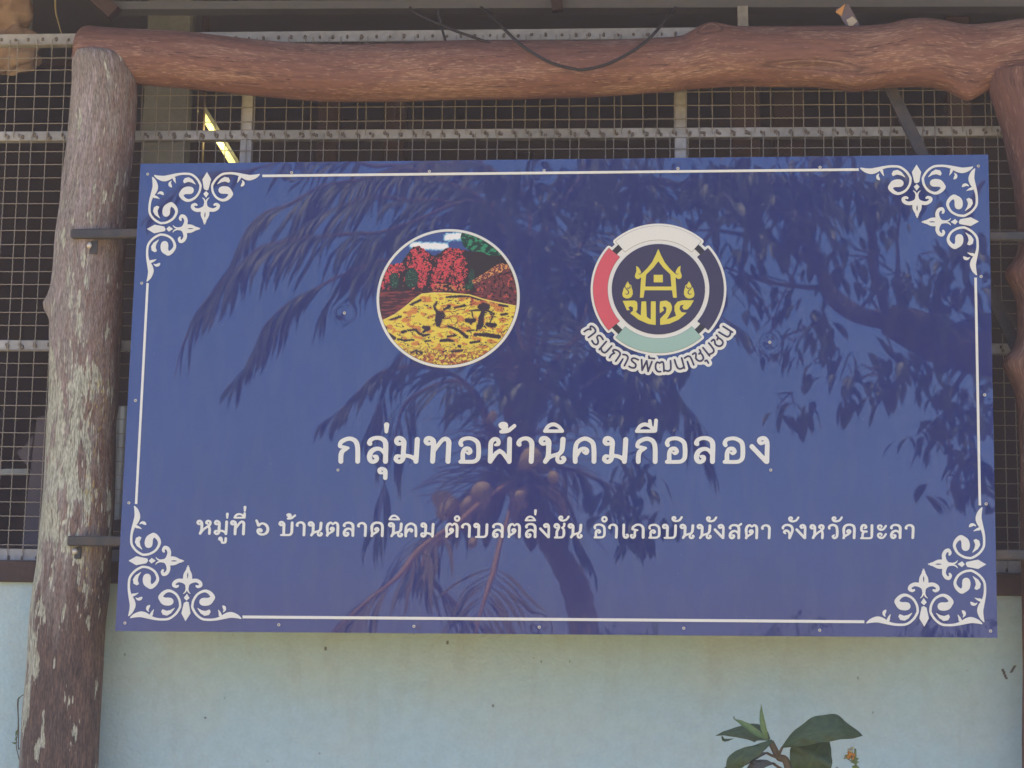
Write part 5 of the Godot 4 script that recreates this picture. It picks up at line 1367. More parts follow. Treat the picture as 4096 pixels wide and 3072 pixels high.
func plants_by_wall() -> void:
	var dark := leaf_mat("leaf_dark", Color(0.026, 0.052, 0.018), Color(0.042, 0.080, 0.028), 1)
	var brown := leaf_mat("leaf_bronze", Color(0.045, 0.045, 0.034), Color(0.06, 0.062, 0.045), 2)
	var fresh := leaf_mat("leaf_fresh", Color(0.10, 0.17, 0.05), Color(0.15, 0.23, 0.07), 3)
	var stem := mat("stem_brown", lin(0.10, 0.075, 0.035), 0.7)
	var p := thing("broadleaf_plant", "young plant with big dark green leaves standing against the wall below the sign", "plant")
	put("stem", tube_mesh(spline([Vector3(0.6413, -0.0200, 0.2000), Vector3(0.6713, 0.5000, 0.2200), Vector3(0.6613, 1.0000, 0.2200), Vector3(0.6331, 1.3539, 0.2200), Vector3(0.6034, 1.4048, 0.2200), Vector3(0.5845, 1.4411, 0.2200)], 8), 0.013, 0.008, 10), stem, p)
	for t in [[Vector3(0.6040, 1.4048, 0.2200), Vector3(0.6072, 1.4165, 0.2400), Vector3(0.6126, 1.4275, 0.2400)], [Vector3(0.6004, 1.4023, 0.2200), Vector3(0.5865, 1.4070, 0.2350), Vector3(0.5737, 1.4133, 0.2500)], [Vector3(0.6122, 1.3733, 0.2200), Vector3(0.5990, 1.3808, 0.2400), Vector3(0.5889, 1.3884, 0.2600)], [Vector3(0.6272, 1.3657, 0.2200), Vector3(0.6449, 1.4127, 0.2000), Vector3(0.6601, 1.4449, 0.2000)]]:
		put("leaf_stalk", tube_mesh(spline(t, 5), 0.004, 0.0035, 8), stem, p)
	for l in [[[Vector3(0.7344, 1.4581, 0.1900), Vector3(0.7156, 1.4427, 0.2200), Vector3(0.6920, 1.4078, 0.2500), Vector3(0.6776, 1.3756, 0.2400), Vector3(0.6705, 1.3418, 0.2000)], [Vector2(0.0020, 0.0020), Vector2(0.0341, 0.0401), Vector2(0.0502, 0.0602), Vector2(0.0462, 0.0502), Vector2(0.0010, 0.0010)], Vector3(0.0000, 0.0995, 0.9950), 0.20, 0], [[Vector3(0.6122, 1.4275, 0.2400), Vector3(0.6481, 1.4509, 0.2700), Vector3(0.6980, 1.4692, 0.2900), Vector3(0.7503, 1.4748, 0.2800), Vector3(0.7877, 1.4685, 0.2400), Vector3(0.8187, 1.4600, 0.2000)], [Vector2(0.0020, 0.0012), Vector2(0.0271, 0.0191), Vector2(0.0432, 0.0261), Vector2(0.0472, 0.0231), Vector2(0.0351, 0.0151), Vector2(0.0004, 0.0004)], Vector3(0.0000, 0.3304, 0.9439), 0.25, 0], [[Vector3(0.5815, 1.4460, 0.2200), Vector3(0.5525, 1.4648, 0.2000), Vector3(0.5089, 1.4613, 0.1800), Vector3(0.4706, 1.4583, 0.1700), Vector3(0.4465, 1.4515, 0.1600)], [Vector2(0.0040, 0.0040), Vector2(0.0261, 0.0221), Vector2(0.0141, 0.0181), Vector2(0.0060, 0.0070), Vector2(0.0004, 0.0004)], Vector3(0.0000, 0.2873, 0.9578), 0.20, 0], [[Vector3(0.5865, 1.4458, 0.2700), Vector3(0.5517, 1.4281, 0.2900), Vector3(0.5116, 1.4081, 0.3000), Vector3(0.4862, 1.3876, 0.2900), Vector3(0.4671, 1.3647, 0.2700)], [Vector2(0.0030, 0.0040), Vector2(0.0141, 0.0120), Vector2(0.0211, 0.0201), Vector2(0.0191, 0.0221), Vector2(0.0010, 0.0010)], Vector3(0.1761, 0.4402, 0.8805), 0.30, 0], [[Vector3(0.5737, 1.4139, 0.2500), Vector3(0.5407, 1.4055, 0.2700), Vector3(0.5005, 1.3894, 0.2800), Vector3(0.4632, 1.3725, 0.2700)], [Vector2(0.0016, 0.0016), Vector2(0.0090, 0.0141), Vector2(0.0130, 0.0181), Vector2(0.0006, 0.0006)], Vector3(0.0925, 0.3698, 0.9245), 0.20, 1], [[Vector3(0.5889, 1.3884, 0.2600), Vector3(0.5640, 1.3907, 0.2800), Vector3(0.5377, 1.3809, 0.2900), Vector3(0.5128, 1.3637, 0.2700)], [Vector2(0.0020, 0.0020), Vector2(0.0120, 0.0100), Vector2(0.0141, 0.0141), Vector2(0.0006, 0.0006)], Vector3(0.0925, 0.3698, 0.9245), 0.20, 1], [[Vector3(0.5708, 1.4468, 0.2500), Vector3(0.5544, 1.4580, 0.2400), Vector3(0.5193, 1.4806, 0.2200), Vector3(0.4902, 1.4984, 0.1900)], [Vector2(0.0016, 0.0016), Vector2(0.0100, 0.0080), Vector2(0.0090, 0.0080), Vector2(0.0002, 0.0002)], Vector3(0.2683, 0.3578, 0.8944), -0.50, 2], [[Vector3(0.5742, 1.4472, 0.2600), Vector3(0.5673, 1.4707, 0.2600), Vector3(0.5620, 1.5020, 0.2500), Vector3(0.5596, 1.5356, 0.2400)], [Vector2(0.0016, 0.0020), Vector2(0.0076, 0.0070), Vector2(0.0064, 0.0056), Vector2(0.0002, 0.0002)], Vector3(-0.2860, 0.0953, 0.9535), -0.60, 2], [[Vector3(0.4622, 1.4514, 0.1800), Vector3(0.4666, 1.4421, 0.1700), Vector3(0.4767, 1.4413, 0.1700), Vector3(0.4930, 1.4456, 0.1700)], [Vector2(0.0012, 0.0012), Vector2(0.0040, 0.0036), Vector2(0.0036, 0.0028), Vector2(0.0002, 0.0002)], Vector3(0.0000, 0.2873, 0.9578), 0.20, 0]]:
		put("leaf", leaf_sheet(l[0], l[1], l[2], l[3], 0.12), [dark, brown, fresh][l[4]], p)
	# flowering weed
	var w := thing("flowering_weed", "small weed with an orange flower head right of the big leaved plant", "flower")
	var fg := mat("weed_green", lin(0.10, 0.15, 0.05), 0.6)
	put("stem", tube_mesh(spline([Vector3(0.7998, -0.0200, 0.2000), Vector3(0.8098, 0.7000, 0.2000), Vector3(0.8017, 1.3723, 0.2000), Vector3(0.7979, 1.3901, 0.2000), Vector3(0.7911, 1.4018, 0.2000), Vector3(0.7880, 1.4137, 0.2000)], 6), 0.003, 0.0018, 6), fg, w)
	for t in [[Vector3(0.7966, 1.3930, 0.2000), Vector3(0.7850, 1.3987, 0.2000), Vector3(0.7787, 1.4032, 0.2000)], [Vector3(0.7950, 1.3960, 0.2000), Vector3(0.7961, 1.4079, 0.2000), Vector3(0.7903, 1.4227, 0.2000)]]:
		put("stem", tube_mesh(spline(t, 4), 0.0018, 0.0012, 6), fg, w)
	var st := begin()
	for i in 16:
		var c := Vector3(0.7875, 1.4141, 0.2000)
		blob(st, c + Vector3(rng.randfn(0, 0.004), rng.randfn(0, 0.0045), rng.randfn(0, 0.004)), Vector3(0.004, 0.004, 0.004))
	put("flower_head", st.commit(), mat("petal_orange", lin(0.50, 0.22, 0.03), 0.6), w)
	st = begin()
	for i in 9:
		blob(st, Vector3(0.7896, 1.4248, 0.2000) + Vector3(rng.randfn(0, 0.0035), rng.randfn(0, 0.003), rng.randfn(0, 0.003)), Vector3(0.0032, 0.0032, 0.0032))
	put("flower_head", st.commit(), mat("petal_cream", lin(0.42, 0.40, 0.26), 0.6), w)
	st = begin()
	for i in 6:
		blob(st, Vector3(0.7780, 1.4039, 0.2000) + Vector3(rng.randfn(0, 0.003), rng.randfn(0, 0.003), rng.randfn(0, 0.003)), Vector3(0.003, 0.003, 0.003))
	put("bud", st.commit(), mat("bud_olive", lin(0.30, 0.27, 0.10), 0.6), w)
	for l in [[[Vector3(0.7950, 1.3940, 0.2000), Vector3(0.8020, 1.4001, 0.2000), Vector3(0.8091, 1.4032, 0.2000)], [Vector2(0.0008, 0.0008), Vector2(0.0044, 0.0044), Vector2(0.0002, 0.0002)], Vector3(0, 0.3, 0.95), 0.2], [[Vector3(0.7999, 1.3881, 0.2000), Vector3(0.8050, 1.3932, 0.2000), Vector3(0.8106, 1.3939, 0.2000)], [Vector2(0.0006, 0.0006), Vector2(0.0024, 0.0024), Vector2(0.0002, 0.0002)], Vector3(0, 0.3, 0.95), 0.2], [[Vector3(0.7989, 1.3891, 0.2000), Vector3(0.7930, 1.3929, 0.2000), Vector3(0.7874, 1.3938, 0.2000)], [Vector2(0.0006, 0.0006), Vector2(0.0024, 0.0024), Vector2(0.0002, 0.0002)], Vector3(0, 0.3, 0.95), 0.2], [[Vector3(0.8019, 1.3872, 0.2000), Vector3(0.8008, 1.3802, 0.2000), Vector3(0.7987, 1.3713, 0.2000)], [Vector2(0.0012, 0.0012), Vector2(0.0096, 0.0096), Vector2(0.0006, 0.0006)], Vector3(0, 0.3, 0.95), 0.2]]:
		put("leaf", leaf_sheet(l[0], l[1], l[2], l[3]), fresh, w)
	# climbing tendril at the left post
	var v := thing("tendril", "thin dry tendril climbing the wall left of the log post", "vine")
	put("stem", tube_mesh(spline([Vector3(-1.4858, 0.0000, -0.2000), Vector3(-1.5058, 0.8000, -0.2000), Vector3(-1.5158, 1.3113, -0.2000), Vector3(-1.5253, 1.3665, -0.2000), Vector3(-1.5276, 1.4190, -0.2000), Vector3(-1.5322, 1.4715, -0.2000), Vector3(-1.5326, 1.5031, -0.2000), Vector3(-1.5241, 1.5145, -0.2000), Vector3(-1.5127, 1.5197, -0.2000)], 6), 0.0019, 0.0011, 6), mat("vine_brown", lin(0.11, 0.10, 0.06), 0.8), v)
	put("stem", tube_mesh(spline([Vector3(-1.5196, 1.3318, -0.2000), Vector3(-1.5322, 1.3734, -0.2000), Vector3(-1.5306, 1.4084, -0.2000), Vector3(-1.5305, 1.4434, -0.2000), Vector3(-1.5360, 1.4995, -0.2000), Vector3(-1.5276, 1.5120, -0.2000), Vector3(-1.5205, 1.5157, -0.2000)], 6), 0.0016, 0.0010, 6), M.vine_brown, v)
	for l in [[[Vector3(-1.5292, 1.3839, -0.2000), Vector3(-1.5370, 1.3803, -0.2000), Vector3(-1.5459, 1.3836, -0.2000)], [Vector2(0.0006, 0.0006), Vector2(0.003, 0.003), Vector2(0.0003, 0.0003)], Vector3(0, 0.2, 1), 0.2], [[Vector3(-1.5294, 1.4189, -0.2000), Vector3(-1.5338, 1.4118, -0.2000), Vector3(-1.5351, 1.3978, -0.2000)], [Vector2(0.0006, 0.0006), Vector2(0.003, 0.003), Vector2(0.0003, 0.0003)], Vector3(0, 0.2, 1), 0.2], [[Vector3(-1.5302, 1.4014, -0.2000), Vector3(-1.5335, 1.3943, -0.2000), Vector3(-1.5374, 1.3873, -0.2000)], [Vector2(0.0006, 0.0006), Vector2(0.003, 0.003), Vector2(0.0003, 0.0003)], Vector3(0, 0.2, 1), 0.2]]:
		put("leaf", leaf_sheet(l[0], l[1], l[2], l[3]), fresh, v)

# ---------------------------------------------------------------- the yard across which the sign looks
func yard() -> void:
	var gm := mat("ground_soil", Color(1, 1, 1), 0.95)
	gm.albedo_texture = grain_texture(55, lin(0.48, 0.385, 0.22), lin(0.37, 0.31, 0.16), 256, 0.03)
	gm.uv1_triplanar = true; gm.uv1_world_triplanar = true; gm.uv1_scale = Vector3.ONE * 0.25
	var g := put("ground", block(Vector3(-250, -0.5, -250), Vector3(250, 0.0, 250)), gm)
	g.set_meta("kind", "structure")
	# coconut palm
	var fm := mat("frond_green", lin(0.045, 0.062, 0.022), 0.5)
	fm.backlight_enabled = true; fm.backlight = lin(0.03, 0.045, 0.01)
	var dry := mat("frond_dry", lin(0.20, 0.145, 0.08), 0.8)
	var rib := mat("frond_rib", lin(0.55, 0.30, 0.12), 0.6)
	var fibre := mat("palm_fibre", lin(0.20, 0.12, 0.07), 0.95)
	var husk := mat("coconut_husk", lin(0.62, 0.43, 0.18), 0.55)
	var p := thing("coconut_palm", "coconut palm with drooping fronds and ripe nuts, mirrored in the sign", "palm tree")
	var trunk_pts := [Vector3(-0.1778, -0.1000, 15.0083), Vector3(-0.3925, 1.0094, 15.0026), Vector3(-0.6071, 2.1188, 14.9970), Vector3(-0.8124, 2.7552, 14.9917), Vector3(-0.9914, 3.1007, 14.9882), Vector3(-1.2976, 3.5444, 14.9830), Vector3(-1.4028, 3.8443, 14.9804)]
	var tr := []
	for i in 60: tr.append(0.150 + 0.012 * sin(i * 2.1) + 0.09 * exp(-i * 0.25))
	var tm := mat("palm_trunk", Color(1, 1, 1), 0.9)
	tm.albedo_texture = grain_texture(61, lin(0.22, 0.15, 0.115), lin(0.38, 0.28, 0.22), 256, 0.06, 0.4)
	tm.uv1_triplanar = true; tm.uv1_scale = Vector3(0.8, 3.5, 0.8)
	put("trunk", tube_mesh(spline(trunk_pts, 10), 0.17, 0.14, 20, tr), tm, p)
	var crown := Vector3(-1.3892, 3.8417, 14.9805)
	for f in [[[Vector3(-1.3626, 3.8691, 14.9806), Vector3(-1.2320, 5.0489, 14.9751), Vector3(-1.2877, 6.2110, 14.5680), Vector3(-1.7972, 6.6619, 14.1610), Vector3(-2.6764, 6.2103, 13.7560), Vector3(-3.3784, 6.1112, 13.4505), Vector3(-3.9896, 5.8878, 13.3465), Vector3(-4.4347, 5.3078, 13.2460), Vector3(-4.7393, 4.6107, 13.2473)], 0.85, 0.25, 0.95, 0], [[Vector3(-1.3902, 3.8961, 14.9802), Vector3(-1.3595, 5.5228, 15.2713), Vector3(-1.7102, 6.8580, 15.4607), Vector3(-2.5348, 7.3561, 15.5508), Vector3(-3.5250, 7.1699, 15.4434), Vector3(-4.1638, 6.8552, 15.2396), Vector3(-4.5595, 6.4686, 15.1384), Vector3(-4.7371, 5.9222, 15.1400)], 0.85, 0.25, 0.90, 0], [[Vector3(-1.3902, 3.8961, 14.9802), Vector3(-1.5115, 5.8886, 15.6679), Vector3(-2.0197, 7.2489, 16.1559), Vector3(-3.2665, 7.7176, 16.4425), Vector3(-4.5054, 7.7666, 16.5316), Vector3(-5.4212, 7.5984, 16.5247), Vector3(-5.8986, 7.2412, 16.5226)], 0.70, 0.30, 0.60, 0], [[Vector3(-1.3902, 3.8961, 14.9802), Vector3(-1.5583, 5.2315, 14.4712), Vector3(-2.0243, 5.9092, 13.9633), Vector3(-2.7354, 5.7956, 13.4578), Vector3(-3.3354, 5.5167, 13.2542), Vector3(-3.8092, 5.0323, 13.1529), Vector3(-4.0493, 4.6484, 13.1530)], 0.80, 0.25, 0.90, 0], [[Vector3(-1.4168, 3.8687, 14.9802), Vector3(-1.8076, 4.5861, 14.6727), Vector3(-2.3160, 4.8864, 14.3666), Vector3(-2.8170, 4.7699, 14.1630), Vector3(-3.1931, 4.3394, 13.9622)], 0.60, 0.20, 0.70, 0], [[Vector3(-1.4444, 3.8956, 14.9798), Vector3(-2.0255, 4.8042, 15.3696), Vector3(-2.6410, 4.7778, 15.7645), Vector3(-2.8954, 4.1017, 15.8662), Vector3(-3.0288, 3.2473, 15.8699)], 0.80, 0.20, 1.20, 0], [[Vector3(-1.3906, 3.9233, 14.9801), Vector3(-1.6477, 5.0418, 15.7716), Vector3(-2.3494, 5.6244, 16.2623), Vector3(-2.9148, 5.3184, 16.5592), Vector3(-3.2681, 4.5833, 16.6603)], 0.70, 0.20, 0.90, 0], [[Vector3(-1.4150, 3.7004, 14.6811), Vector3(-1.6788, 3.4094, 14.1805), Vector3(-1.9859, 3.0931, 13.7796), Vector3(-2.5483, 2.5162, 13.4780), Vector3(-2.9917, 2.0515, 13.3768), Vector3(-3.4640, 1.3862, 13.3765)], 1.25, 0.36, 0.42, 1], [[Vector3(-1.3593, 3.5674, 14.6823), Vector3(-1.4463, 3.0052, 14.2848), Vector3(-1.5638, 2.5232, 13.9865), Vector3(-1.6344, 2.0870, 13.8883), Vector3(-1.6866, 1.5397, 13.8910)], 1.10, 0.42, 0.36, 1], [[Vector3(-1.3355, 3.8694, 14.9809), Vector3(-0.9427, 3.9507, 15.1838), Vector3(-0.4813, 3.7742, 15.2887), Vector3(-0.0419, 3.3143, 15.2951)], 0.70, 0.25, 0.80, 0], [[Vector3(-1.3359, 3.8966, 14.9807), Vector3(-0.9286, 5.2395, 15.5766), Vector3(-0.3064, 6.5398, 15.9746), Vector3(0.6131, 7.3285, 16.2781), Vector3(1.6349, 7.4729, 16.3860), Vector3(2.3552, 7.0505, 16.3946)], 0.80, 0.25, 0.80, 0], [[Vector3(-1.3088, 3.8968, 14.9809), Vector3(-0.7132, 4.7760, 15.8811), Vector3(-0.0759, 5.1070, 16.4847), Vector3(0.4789, 4.7866, 16.8914), Vector3(0.7751, 4.2070, 16.9972)], 0.75, 0.25, 0.90, 0], [[Vector3(-1.3902, 3.8961, 14.9802), Vector3(-1.2185, 5.8049, 15.9709), Vector3(-1.0145, 7.2913, 16.5643), Vector3(-0.2878, 8.1452, 16.9657), Vector3(0.9276, 8.4514, 17.1745)], 0.85, 0.25, 0.80, 0], [[Vector3(-1.3902, 3.8961, 14.9802), Vector3(-1.6395, 6.2669, 16.0647), Vector3(-1.9393, 7.6570, 16.7543), Vector3(-2.6194, 8.5690, 17.1433), Vector3(-3.7627, 8.9647, 17.3313)], 0.85, 0.25, 0.80, 0], [[Vector3(-1.3635, 3.9235, 14.9803), Vector3(-1.5754, 6.1186, 14.7660), Vector3(-1.8386, 6.6278, 14.5609), Vector3(-2.4973, 6.7440, 14.3546), Vector3(-3.2739, 6.5831, 14.1488), Vector3(-3.7845, 6.2850, 14.0461)], 0.80, 0.20, 0.80, 0], [[Vector3(-1.3635, 3.9235, 14.9803), Vector3(-1.2445, 6.1345, 15.4688), Vector3(-1.4560, 7.2003, 15.7610), Vector3(-2.1529, 7.6165, 15.9527), Vector3(-3.1958, 7.4675, 16.0445), Vector3(-3.9296, 7.1670, 16.0399)], 0.85, 0.20, 0.70, 0], [[Vector3(-1.3902, 3.8961, 14.9802), Vector3(-1.7450, 5.7034, 15.4670), Vector3(-2.2574, 6.7881, 15.7564), Vector3(-2.8657, 6.7492, 15.9514), Vector3(-3.3830, 6.3623, 15.9492), Vector3(-3.7192, 5.8581, 15.9492)], 0.80, 0.20, 0.90, 0], [[Vector3(-1.3364, 3.9238, 14.9805), Vector3(-1.0116, 4.8786, 14.7779), Vector3(-0.4715, 5.5259, 14.5789), Vector3(0.3276, 5.7571, 14.3844), Vector3(0.9814, 5.3358, 14.2924)], 0.70, 0.20, 0.80, 0], [[Vector3(-1.3364, 3.9238, 14.9805), Vector3(-1.0679, 5.7852, 15.8723), Vector3(-0.5578, 7.0861, 16.3694), Vector3(0.1717, 7.6217, 16.6726), Vector3(1.0654, 7.3387, 16.7819)], 0.80, 0.20, 0.80, 0], [[Vector3(-1.3902, 3.8961, 14.9802), Vector3(-1.3426, 5.4028, 16.1722), Vector3(-1.2267, 6.5750, 16.7666), Vector3(-0.8051, 7.2915, 17.1661)], 0.70, 0.20, 0.80, 0], [[Vector3(-1.4234, 3.6843, 14.7811), Vector3(-1.8128, 3.2787, 14.4801), Vector3(-2.2666, 2.8722, 14.3785), Vector3(-2.2077, 2.6126, 14.3804), Vector3(-1.8346, 2.3329, 14.3852), Vector3(-1.4637, 2.0296, 14.3901)], 0.70, 0.30, 0.50, 1], [[Vector3(-1.4159, 3.8143, 14.9805), Vector3(-1.0811, 3.6037, 15.2846), Vector3(-0.7818, 3.3145, 15.3888), Vector3(-0.5853, 2.8799, 15.3929)], 0.50, 0.25, 0.90, 0], [[Vector3(-1.4595, 3.8700, 15.4798), Vector3(-1.8528, 3.7905, 16.0769), Vector3(-2.3942, 3.4283, 16.5743), Vector3(-2.7593, 2.8250, 16.7746)], 0.70, 0.25, 0.70, 0]]:
		var st := begin()
		frond(st, f[0], 0.03, f[1], f[2], f[3])
		st.generate_normals()
		var o := put("frond", st.commit(), dry if f[4] == 1 else fm, p)
		put("rib", tube_mesh(spline(f[0], 14), 0.040, 0.006, 8), rib if f[4] != 0 else fibre, o)
	for c in [[Vector3(-1.7201, 3.5157, 14.1795), 0.123], [Vector3(-2.0409, 3.3823, 14.1775), 0.106], [Vector3(-1.8478, 3.3843, 14.1792), 0.078], [Vector3(-2.0956, 3.4859, 14.1765), 0.067], [Vector3(-1.7751, 3.0248, 14.1818), 0.056], [Vector3(-1.5710, 4.3133, 14.1763), 0.056], [Vector3(-1.1698, 3.9383, 14.1818), 0.112], [Vector3(-0.9270, 3.7004, 14.1853), 0.067], [Vector3(-1.2483, 3.4840, 14.1837), 0.067]]:
		var st := begin()
		nut(st, c[0], c[1])
		put("coconut", st.commit(), husk, p)
	# ragged fibre, spent flower stalks round the crown
	var st := begin()
	for i in 260:
		var a := rng.randf() * TAU
		var q := crown + Vector3(cos(a) * 0.18, rng.randf_range(-0.35, 0.45), sin(a) * 0.18)
		var d := Vector3(cos(a), rng.randf_range(-0.8, 0.7), sin(a)).normalized() * rng.randf_range(0.25, 0.95)
		tube(st, spline([q, q + d * 0.5 + Vector3(0, 0.04, 0), q + d + Vector3(rng.randfn(0, 0.06), -0.12, rng.randfn(0, 0.06))], 3), 0.010, 0.003, 4)
	var fo := put("flower_stalks", st.commit(), fibre, p)
	fo.set_meta("kind", "stuff")
	for i in 9:
		var a := TAU * i / 9.0
		st = begin()
		var q := crown + Vector3(cos(a) * 0.14, -0.25, sin(a) * 0.14)
		var mid := [q, q + Vector3(cos(a) * 0.28, 0.02, sin(a) * 0.28), q + Vector3(cos(a) * 0.5, -0.22, sin(a) * 0.5), q + Vector3(cos(a) * 0.58, -0.55, sin(a) * 0.58)]
		leaf_blade(st, spline(mid, 4), 0.26, Vector3(-sin(a), 0, cos(a)), 0.5, 1)
		st.generate_normals()
		put("spathe", st.commit(), fibre, p)
	# broad tree with hanging leaves
	var t := thing("broadleaf_tree", "tree with stout forked limbs and drooping leaves, mirrored at the sign's right", "tree")
	var bark := mat("tree_bark", lin(0.11, 0.085, 0.07), 0.9)
	var lf := mat("tree_leaf", lin(0.040, 0.060, 0.026), 0.45)
	lf.backlight_enabled = true; lf.backlight = lin(0.03, 0.045, 0.012)
	put("trunk", tube_mesh(spline([Vector3(4.5439, -0.1000, 11.7309), Vector3(4.4939, 1.6000, 11.6309), Vector3(4.2439, 3.4732, 11.5309), Vector3(3.4082, 4.3072, 11.5190), Vector3(2.7627, 4.6362, 11.5115), Vector3(2.5279, 4.7257, 11.5090), Vector3(2.2353, 4.8379, 11.5059)], 8), 0.26, 0.13, 16), bark, t)
	for l in [[[Vector3(2.2353, 4.8379, 11.5059), Vector3(1.9825, 4.8827, 11.5034), Vector3(1.7652, 5.0301, 11.5007), Vector3(1.6778, 5.1647, 11.4992), Vector3(1.6126, 5.3479, 11.4976), Vector3(1.5163, 5.5733, 11.4955), Vector3(1.2945, 5.8742, 11.4919), Vector3(1.1347, 6.2881, 11.8882)], 0.085, 0.035], [[Vector3(2.2615, 4.8199, 11.5062), Vector3(2.1401, 5.1424, 11.5033), Vector3(2.0875, 5.3663, 11.5016), Vector3(2.0517, 5.7110, 11.4993), Vector3(1.9440, 6.0350, 11.4966), Vector3(1.9022, 6.3142, 11.4946)], 0.050, 0.020], [[Vector3(2.3967, 4.7524, 11.5077), Vector3(2.3413, 5.0243, 11.5057), Vector3(2.2956, 5.2224, 11.5042), Vector3(2.2850, 5.5727, 11.5021), Vector3(2.3433, 5.9412, 11.5005), Vector3(2.4363, 6.2190, 11.4998)], 0.030, 0.012], [[Vector3(1.6687, 5.1373, 11.4993), Vector3(1.3581, 5.1987, 11.4963), Vector3(1.0818, 5.2214, 11.4938), Vector3(0.7779, 5.3430, 11.4905)], 0.030, 0.010], [[Vector3(1.7565, 5.0461, 11.5006), Vector3(1.4487, 5.4582, 11.4956), Vector3(0.9575, 5.5968, 11.4906), Vector3(0.4405, 5.6437, 11.4859)], 0.030, 0.010], [[Vector3(1.9544, 4.9326, 11.5029), Vector3(2.0658, 5.0238, 11.5034), Vector3(2.2383, 4.7293, 11.5065), Vector3(2.3207, 4.3465, 11.5094)], 0.020, 0.008], [[Vector3(2.9788, 4.5291, 11.5140), Vector3(2.7985, 4.2146, 11.5142), Vector3(2.7059, 3.9020, 11.5152), Vector3(2.7413, 3.4595, 11.5180)], 0.030, 0.008], [[Vector3(3.4082, 4.3072, 11.5190), Vector3(3.0910, 4.6869, 11.5141), Vector3(2.9057, 5.2525, 11.5093), Vector3(2.9608, 5.8246, 11.5065), Vector3(3.1003, 6.1702, 11.5058)], 0.050, 0.015], [[Vector3(1.1296, 6.1180, 11.7891), Vector3(0.3256, 6.1881, 11.6818), Vector3(-0.4692, 6.0420, 11.4758), Vector3(-0.9241, 5.9025, 11.4727)], 0.030, 0.010], [[Vector3(0.7727, 5.6630, 11.2886), Vector3(0.1106, 4.8454, 11.1875), Vector3(-0.2166, 4.3957, 11.1873), Vector3(-0.5005, 4.1487, 11.1862)], 0.020, 0.008], [[Vector3(1.5164, 5.5963, 11.4954), Vector3(1.2237, 5.0223, 11.4961), Vector3(1.1333, 4.6122, 11.4977)], 0.012, 0.006]]:
		put("limb", tube_mesh(spline(l[0], 8), l[1], l[2], 10), bark, t)
	var twigs := begin()
